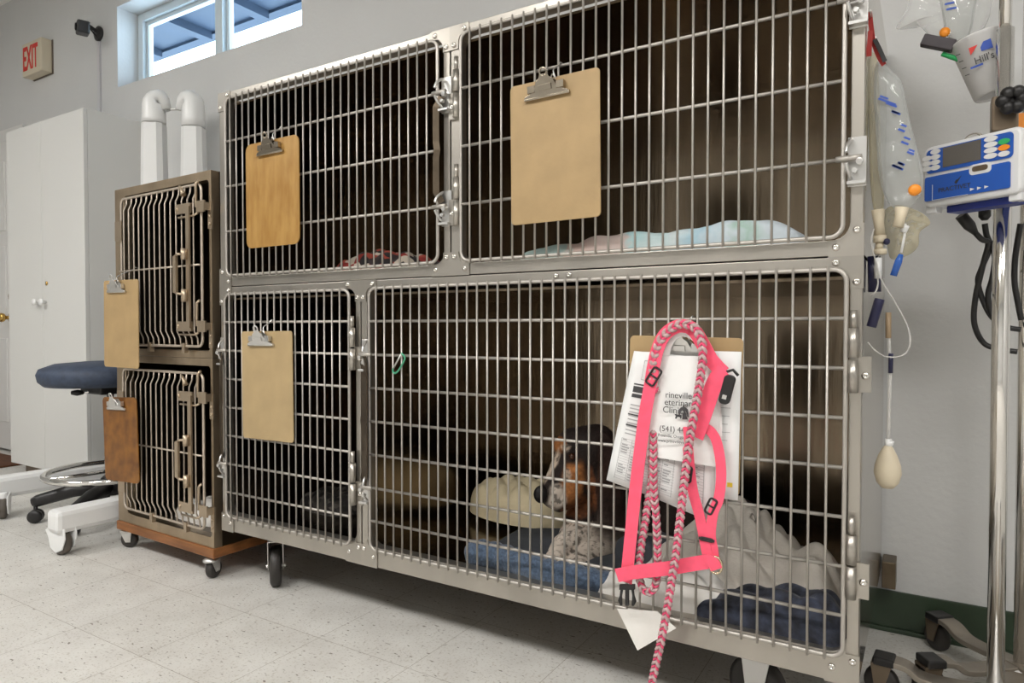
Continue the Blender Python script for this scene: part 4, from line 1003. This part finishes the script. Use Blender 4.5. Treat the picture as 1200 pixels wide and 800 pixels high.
# pump: face turned towards the cages
pc_ = P(1136, 198, .245); pr = V((math.cos(-.56), math.sin(-.56), 0)); pn = V((math.sin(-.56), -math.cos(-.56), 0)); 
hw = .092; hh = .062; dp = .05
zc_ = pc_.z
t = thing('infusion_pump', 'blue and white infusion pump with grey screen clamped on the drip stand', 'pump', pc_-ez*hh)
m = MB(); m.prism(rrect(-hw, hw, -hh, hh, .014, 4), pc_, pr, ez, -pn, dp+.02); obj('housing', m, pump_w, t, bevel=.006)
fo = pc_+pn*.0005
obj('keypad', MB().prism(rrect(-hw+.008, hw-.014, .006, hh-.008, .008, 4), fo, pr, ez, pn, .0015), blue_pl, t)
obj('front_flap', MB().prism(rrect(-hw+.006, hw-.018, -hh+.012, -.001, .004, 4), fo, pr, ez, pn, .003), blue_pl, t)
obj('screen', MB().fbox(fo, pr, ez, pn, -.050, .022, .013, .052, 0, .0025), screen_m, t)
def key(u, v, m_=pump_w, ru=.010, rv=.0052): obj('key', MB().prism([(u+ru*math.cos(2*PI*i/16), v+rv*math.sin(2*PI*i/16)) for i in range(16)], fo, pr, ez, pn, .0035), m_, t)
for i in range(4): key(-.065, .0485-.0108*i); key(.040, .0485-.0108*i, ru=.012)
for i in range(3): key(-.082, .038-.0108*i)
key(.063, .038, green_b, .010, .0055); key(.063, .0265, orange_m, .010, .0055); key(.063, .015)
# notch with latch at the middle
m = MB(); m.prism(rrect(.002, .042, -.014, .006, .007, 4), fo, pr, ez, pn, .0038); obj('latch_plate', m, pump_w, t)
m = MB(); m.prism(rrect(.008, .036, -.008, .002, .004, 4), fo+pn*.0036, pr, ez, pn, .0015); 
obj('latch_slot', m, dark_steel, t)
text('lettering', 'PRACTIVET', ink, fo+pr*(-.058)+ez*(-.036)+pn*.0035, pr, ez, .0125, t, .0003, sx=1.0)
m = MB(); m.prism([(-.026, -.022), (-.022, -.016), (-.018, -.019), (-.012, -.010), (-.016, -.0135), (-.022, -.025)], fo+pn*.0033, pr, ez, pn, .0005); obj('dog_emblem', m, ink, t)
m = MB()
for k in range(3): m.prism([(.004+k*.013, -.044), (.012+k*.013, -.041), (.004+k*.013, -.038)], fo+pn*.0033, pr, ez, pn, .0004)
obj('print', MB().fbox(fo+pn*.0033, pr, ez, pn, -.070, .0, -.050, -.0492, 0, .0004), pump_w, t)
m.fbox(fo+pn*.0033, pr, ez, pn, -.070, -.069, -.050, -.018, 0, .0004)
obj('print', m, pump_w, t)
m = MB()
for u, wd in ((-.09, .022), (.066, .022)): m.fbox(fo-pn*.02, pr, ez, pn, u, u+wd, -hh-.012, -hh+.004, -.01, .012)
obj('foot', m, pump_w, t, bevel=.002)
m = MB().fbox(fo-pn*.02, pr, ez, pn, -.055, .075, -hh-.014, -hh, -.04, .0); obj('base_plate', m, mat('pump_navy', (.015, .03, .20), .4), t, bevel=.002)
m = MB().fbox(fo-pn*(dp+.02), pr, ez, pn, .02, hw+.015, -hh+.005, hh-.01, -.05, .0); obj('rear_case', m, mat('pump_navy_case', (.02, .05, .30), .4), t, bevel=.004)
hb = fo+pr*(-.01)+ez*hh-pn*.03; obj('handle', MB().tube([hb+pr*(.016*math.cos(a))+ez*(.012*math.sin(a)) for a in [PI*i/8 for i in range(9)]], .003, 8), chrome, t)
o = P(1196, 148, .47); solo('orange_tag', MB().bx(o.x-.012, o.x+.03, .465, .473, o.z-.025, o.z+.028), orange_m, 'orange tag on the pole above the infusion pump', 'tag', bevel=.003)
# black power cords
def cord(pts, label, plug=None):
    q = spline([P(x, y, Y) for x, y, Y in pts], 8); mm_ = MB().tube(q, .0058, 8)
    t = thing('power_cord', label, 'cord', q[-1], 'black power cords below the pump'); obj('cable', mm_, blackp, t)
    if plug:
        a, b = P(*plug[0]), P(*plug[1]); obj('plug', MB().tube([a, a.lerp(b, .6), b], [.012, .012, .006], 10), blackp, t)
cord([(1133, 262, .41), (1150, 280, .42), (1158, 285, .43), (1152, 310, .45), (1143, 350, .46), (1142, 380, .46), (1153, 402, .46), (1172, 409, .46), (1192, 412, .46)], 'black power cord hanging in the widest loop below the pump', ((1126, 252, .40), (1143, 273, .415)))
cord([(1154, 262, .43), (1156, 275, .435), (1160, 290, .445), (1150, 315, .46), (1146, 330, .46), (1152, 352, .46), (1163, 372, .46), (1180, 383, .46), (1196, 386, .46)], 'black power cord with upright plug right under the pump', ((1154, 247, .43), (1154, 258, .43)))
cord([(1160, 283, .43), (1166, 300, .44), (1163, 325, .45), (1158, 345, .455), (1161, 365, .455), (1164, 372, .455)], 'short black cord strand twisted between the two loops')
cord([(1196, 262, .44), (1190, 300, .445), (1189, 330, .45), (1193, 355, .45), (1197, 375, .45)], 'black power cord hanging right of the drip stand pole')
# cup tucked between the poles
ca_ = P(1146, 46, .40); cb_ = P(1165, 112, .40); ax = (cb_-ca_).normalized(); L = (cb_-ca_).length
t = thing('measuring_cup', 'translucent measuring cup with red and blue logo on the drip stand', 'cup', cb_)
obj('cup', MB().lathe([(.052, 0), (.054, .004), (.050, .008), (.036, L-.004), (.034, L), (.031, L-.004), (.031, L-.006), (.046, .01), (.049, .0)], ca_, ax, 30), cup_m, t)
ez2 = -ax; ex2 = V((math.cos(-.1), math.sin(-.1), 0)); ex2 = (ex2-ez2*ex2.dot(ez2)).normalized(); en2 = ex2.cross(ez2)
if en2.y > 0: en2 = -en2
lo = ca_+ax*(L*.47)+en2*.0475
text('lettering', "Hill's", ink, lo-ex2*.017-ez2*.004, ex2, ez2, .021, t, .0003, sx=.85)
obj('logo', MB().prism([(-.020, .018), (-.004, .034), (-.020, .034)], lo, ex2, ez2, en2, .0006), red_m, t)
obj('logo', MB().prism([(-.001, .018), (.019, .016), (.019, .036), (.006, .036), (-.001, .026)], lo, ex2, ez2, en2, .0006), blue_ink, t)
obj('logo', MB().fbox(lo, ex2, ez2, en2, -.026, -.004, -.010, -.006, 0, .0005), blue_ink, t)
m = MB()
for k in range(4): m.fbox(lo+en2*-.004, ex2, ez2, en2, -.044+k*.002, -.036+k*.002, .030-k*.016, .0315-k*.016, 0, .0006)
obj('print', m, ink, t)
# hanging fluid bag with film overwrap at the top
def pillow(outline, Y, th, mt, name, label, cat='bag', n=14, par=None, wob=.15, seed=0):
    pts = [P(x, y, Y) for x, y in outline]; c = sum(pts, V((0, 0, 0)))/len(pts); bd = spline(pts, 6, closed=True); N = len(bd); vs = []
    ns = 14; m = MB()
    for s_ in (1, -1):
        for i in range(ns+1):
            q = i/ns
            for p in bd:
                x = c+(p-c)*q; h = th*math.sqrt(max(0, 1-q**2.5))*(1+wob*NZ.noise(x*30+V((seed, 0, 0)))*2+wob*1.2*NZ.noise(x*75+V((seed, 0, 3))))
                vs.append(x+V((0, -s_*h, 0)))
    for s_ in (0, 1):
        o = s_*(ns+1)*N; f = [(o+i*N+j, o+i*N+(j+1) % N, o+(i+1)*N+(j+1) % N, o+(i+1)*N+j) for i in range(ns) for j in range(N)]
        m.add(vs[o:o+(ns+1)*N], [tuple(k-o for k in (reversed(g) if s_ else g)) for g in f], 0, True)
    if par: return obj(name, m, mt, par)
    return solo(name, m, mt, label, cat)
t = thing('fluid_bag', 'clear fluid bag with orange port hung at the top beside the cup', 'fluid bag', P(1125, 55, .40))
pillow([(1098, -30), (1104, 15), (1108, 40), (1120, 52), (1128, 52), (1138, 36), (1143, 10), (1146, -30)], .40, .016, fluid_cl, 'pouch', '', par=t)
obj('port', MB().lathe([(.006, 0), (.010, .004), (.010, .008), (0, .010)], P(1107, 39, .385), (0, -1, 0), 14), orange_m, t)
m = MB(); o = P(1113, 5, .383)
for k in range(3): m.fbox(o+ez*(.012-k*.012), ex, ez, ny, -.012+.003*k, .012-.004*(k % 2), 0, .004, 0, .0008)
obj('print', m, blue_ink, t)
obj('outlet', MB().tube([P(1124, 50, .39), P(1128, 58, .385)], .007, 8), yellow_rub, t)
pillow([(1072, -20), (1062, 12), (1050, 34), (1075, 30), (1092, 46), (1110, 60), (1135, 62), (1150, 40), (1162, 10), (1160, -30), (1110, -40)], .42, .024, bag_lt, 'film_bag', 'thin clear plastic bag around the top fluid bag', 'bag', seed=3)
o = P(1098, 52, .39); R_ = M.Rotation(.42, 3, 'Y')
solo('carton', MB().bx(o.x-.030, o.x+.034, .375, .395, o.z-.012, o.z+.012, R=R_), ampule, 'small dark carton lying in the top plastic bag', 'box', bevel=.002)
o = P(1118, 64, .39)
solo('ampoule', MB().tube([P(1104, 63, .39), P(1124, 70, .39)], .005, 10), green_b, 'small green vial at the bottom of the top plastic bag', 'vial')
# bags and tubing hung from the right side of the cage bank
YB = .07
t = thing('fluid_bag', 'large clear fluid bag with blue print hanging at the cage corner', 'fluid bag', P(1050, 245, YB))
pillow([(1028, 72), (1046, 84), (1057, 98), (1066, 140), (1078, 185), (1082, 215), (1074, 236), (1056, 246), (1040, 236), (1030, 205), (1026, 150), (1024, 110)], YB, .016, fluid_cl, 'pouch', '', par=t)
m = MB()
for (x, y, w_, h_) in ((1036, 116, .018, .008), (1045, 122, .02, .006), (1050, 132, .016, .004), (1058, 150, .012, .012), (1062, 165, .013, .012), (1068, 178, .012, .008), (1052, 196, .02, .004), (1056, 192, .012, .003)):
    p = P(x, y, YB-.019); a = V((.85, 0, -.5)).normalized(); b = V((.5, 0, .85)).normalized(); m.fbox(p, a, b, ny, -w_/2, w_/2, -h_/2, -h_/2+.0036, 0, .0006); m.fbox(p, a, b, ny, -w_/2, w_/2*.7, h_/2-.0032, h_/2, 0, .0006)
obj('print', m, blue_ink, t)
obj('port', MB().lathe([(.009, 0), (.0105, .004), (.0095, .009), (.005, .011), (0, .011)], P(1072, 223, YB-.010), (0, -1, 0), 16), orange_m, t)
obj('outlet', MB().tube([P(1057, 243, YB), P(1055, 255, YB), P(1052, 266, YB)], [.012, .009, .010], 10), yellow_rub, t)
obj('hanger', MB().tube(spline([P(1034, 76, YB), P(1030, 62, YB), P(1026, 45, YB), P(1021, 30, YB), P(1020, 12, .03)], 5), .002, 6), zinc, t)
t = thing('fluid_bag', 'yellowed fluid bag hanging close along the cage side', 'fluid bag', P(1027, 240, .1))
pillow([(1021, 62), (1028, 70), (1031, 120), (1032, 180), (1036, 225), (1034, 248), (1024, 246), (1019, 200), (1018, 130), (1018, 80)], .10, .010, bag_ye, 'pouch', '', par=t, seed=5)
obj('outlet', MB().tube([P(1029, 246, .09), P(1030, 262, .09), P(1031, 276, .09)], [.012, .009, .010], 10), yellow_rub, t)
pillow([(1036, 250), (1050, 240), (1068, 244), (1084, 252), (1090, 262), (1078, 272), (1076, 288), (1066, 298), (1046, 304), (1040, 290)], .13, .012, bag_ye, 'film_bag', 'crumpled yellowish plastic wrap under the large fluid bag', 'bag', seed=8, wob=.9)
# lead with red and black webbing
m = MB(); m.ribbon(spline([P(1019, 14, .05), P(1021, 32, .05), P(1024, 50, .05), P(1030, 66, .05), P(1036, 76, .05)], 6), .008, .002, V((-.3, -1, 0)), 0)
m.ribbon(spline([P(1020, 36, .04), P(1019, 52, .04), P(1018.5, 66, .045)], 6), .008, .002, ny, 0); m.ribbon(spline([P(1025, 46, .045), P(1031, 58, .045), P(1037, 72, .045)], 6), .007, .002, ny, 1)
solo('lead', m, [red_web, blackp], 'dark red and black webbing lead hooked at the cage corner', 'lead')
# drip set: chamber, roller clamp, tubing, blue capped needle
t = thing('drip_set', 'clear drip line with chamber and looping tube beside the cage', 'drip line', P(1030, 320, .08))
obj('chamber', MB().tube([P(1031, 276, .085), P(1031, 284, .085)], .011, 12).tube([P(1031, 284, .085), P(1030, 292, .085)], .007, 10).tube([P(1031, 292, .085), P(1031, 298, .085)], .012, 12), yellow_rub, t)
obj('clamp_body', MB().tube([P(1029, 302, .08), P(1029, 326, .08)], .0065, 8), white_pl, t)
obj('shadow_strip', MB().tube([P(1024, 300, .095), P(1025, 342, .095)], .011, 8, flat=.5), navy_pl, t)  # navy strip standing in for the shadow behind the clamp
obj('side_port', MB().ell(P(1039, 283, .08), .006), navy_pl, t)
obj('tube', MB().tube(spline([P(1031, 298, .085), P(1026, 310, .08), P(1029, 330, .075), P(1026, 342, .07), P(1021, 346, .07)], 6), .0016, 6).tube(spline([P(1024, 268, .08), P(1021, 284, .075), P(1027, 308, .07), P(1034, 330, .07), P(1050, 356, .08), P(1064, 384, .09), P(1066, 404, .09), P(1058, 416, .09), P(1040, 418, .085), P(1026, 411, .08), P(1017, 401, .075)], 7), .0015, 6), tube_cl, t)
obj('roller_clamp', MB().tube([P(1031, 350, .06), P(1021, 383, .06)], .0085, 8), navy_pl, t, bevel=.001)
t = thing('needle', 'needle with blue cap dangling below the fluid bags', 'needle', P(1046, 322, .08))
obj('line', MB().tube([P(1061, 262, .08), P(1060, 276, .08), P(1056, 296, .08)], .0022, 8).tube([P(1062, 264, .08), P(1058, 272, .08)], .006, 8), white_pl, t)
obj('cap', MB().tube([P(1056, 298, .08), P(1053, 306, .08), P(1047, 323, .08)], [.004, .0065, .006], 10), blue_cap, t)
# rubber bulb on its line
t = thing('squeeze_bulb', 'cream rubber squeeze bulb hanging on a line beside the cage', 'bulb', P(1040, 572, .10))
bt = P(1040, 522, .10); bbm = P(1040, 572, .10); h = (bt-bbm).length
obj('bulb', MB().lathe([(.0, 0), (.010, .001), (.019, h*.14), (.0235, h*.36), (.022, h*.55), (.016, h*.78), (.009, h*.95), (.006, h)], bbm, ez, 22), yellow_rub, t)
obj('valve', MB().tube([P(1041, 524, .10), P(1041, 514, .10)], .006, 8).tube([P(1041, 518, .10), P(1047, 520, .10)], .005, 8), white_pl, t)
obj('tube', MB().tube(spline([P(1041, 516, .10), P(1042, 470, .10), P(1043, 430, .10), P(1041, 390, .10), P(1041, 366, .10)], 6), .0032, 8), tube_cl, t)
obj('grip', MB().tube([P(1044, 414, .098), P(1043.5, 437, .098)], .0042, 8), navy_pl, t)
obj('connector', MB().tube([P(1041, 366, .10), P(1041, 396, .10)], .005, 8), mat('tan_plastic', (.36, .26, .16), .5), t)
# small metal bracket at the wall, just behind the cage
solo('wall_box', MB().bx(.002, .034, .655, .727, .138, .208), drkbox, 'small tarnished metal box on the wall behind the cage', 'box', bevel=.002)
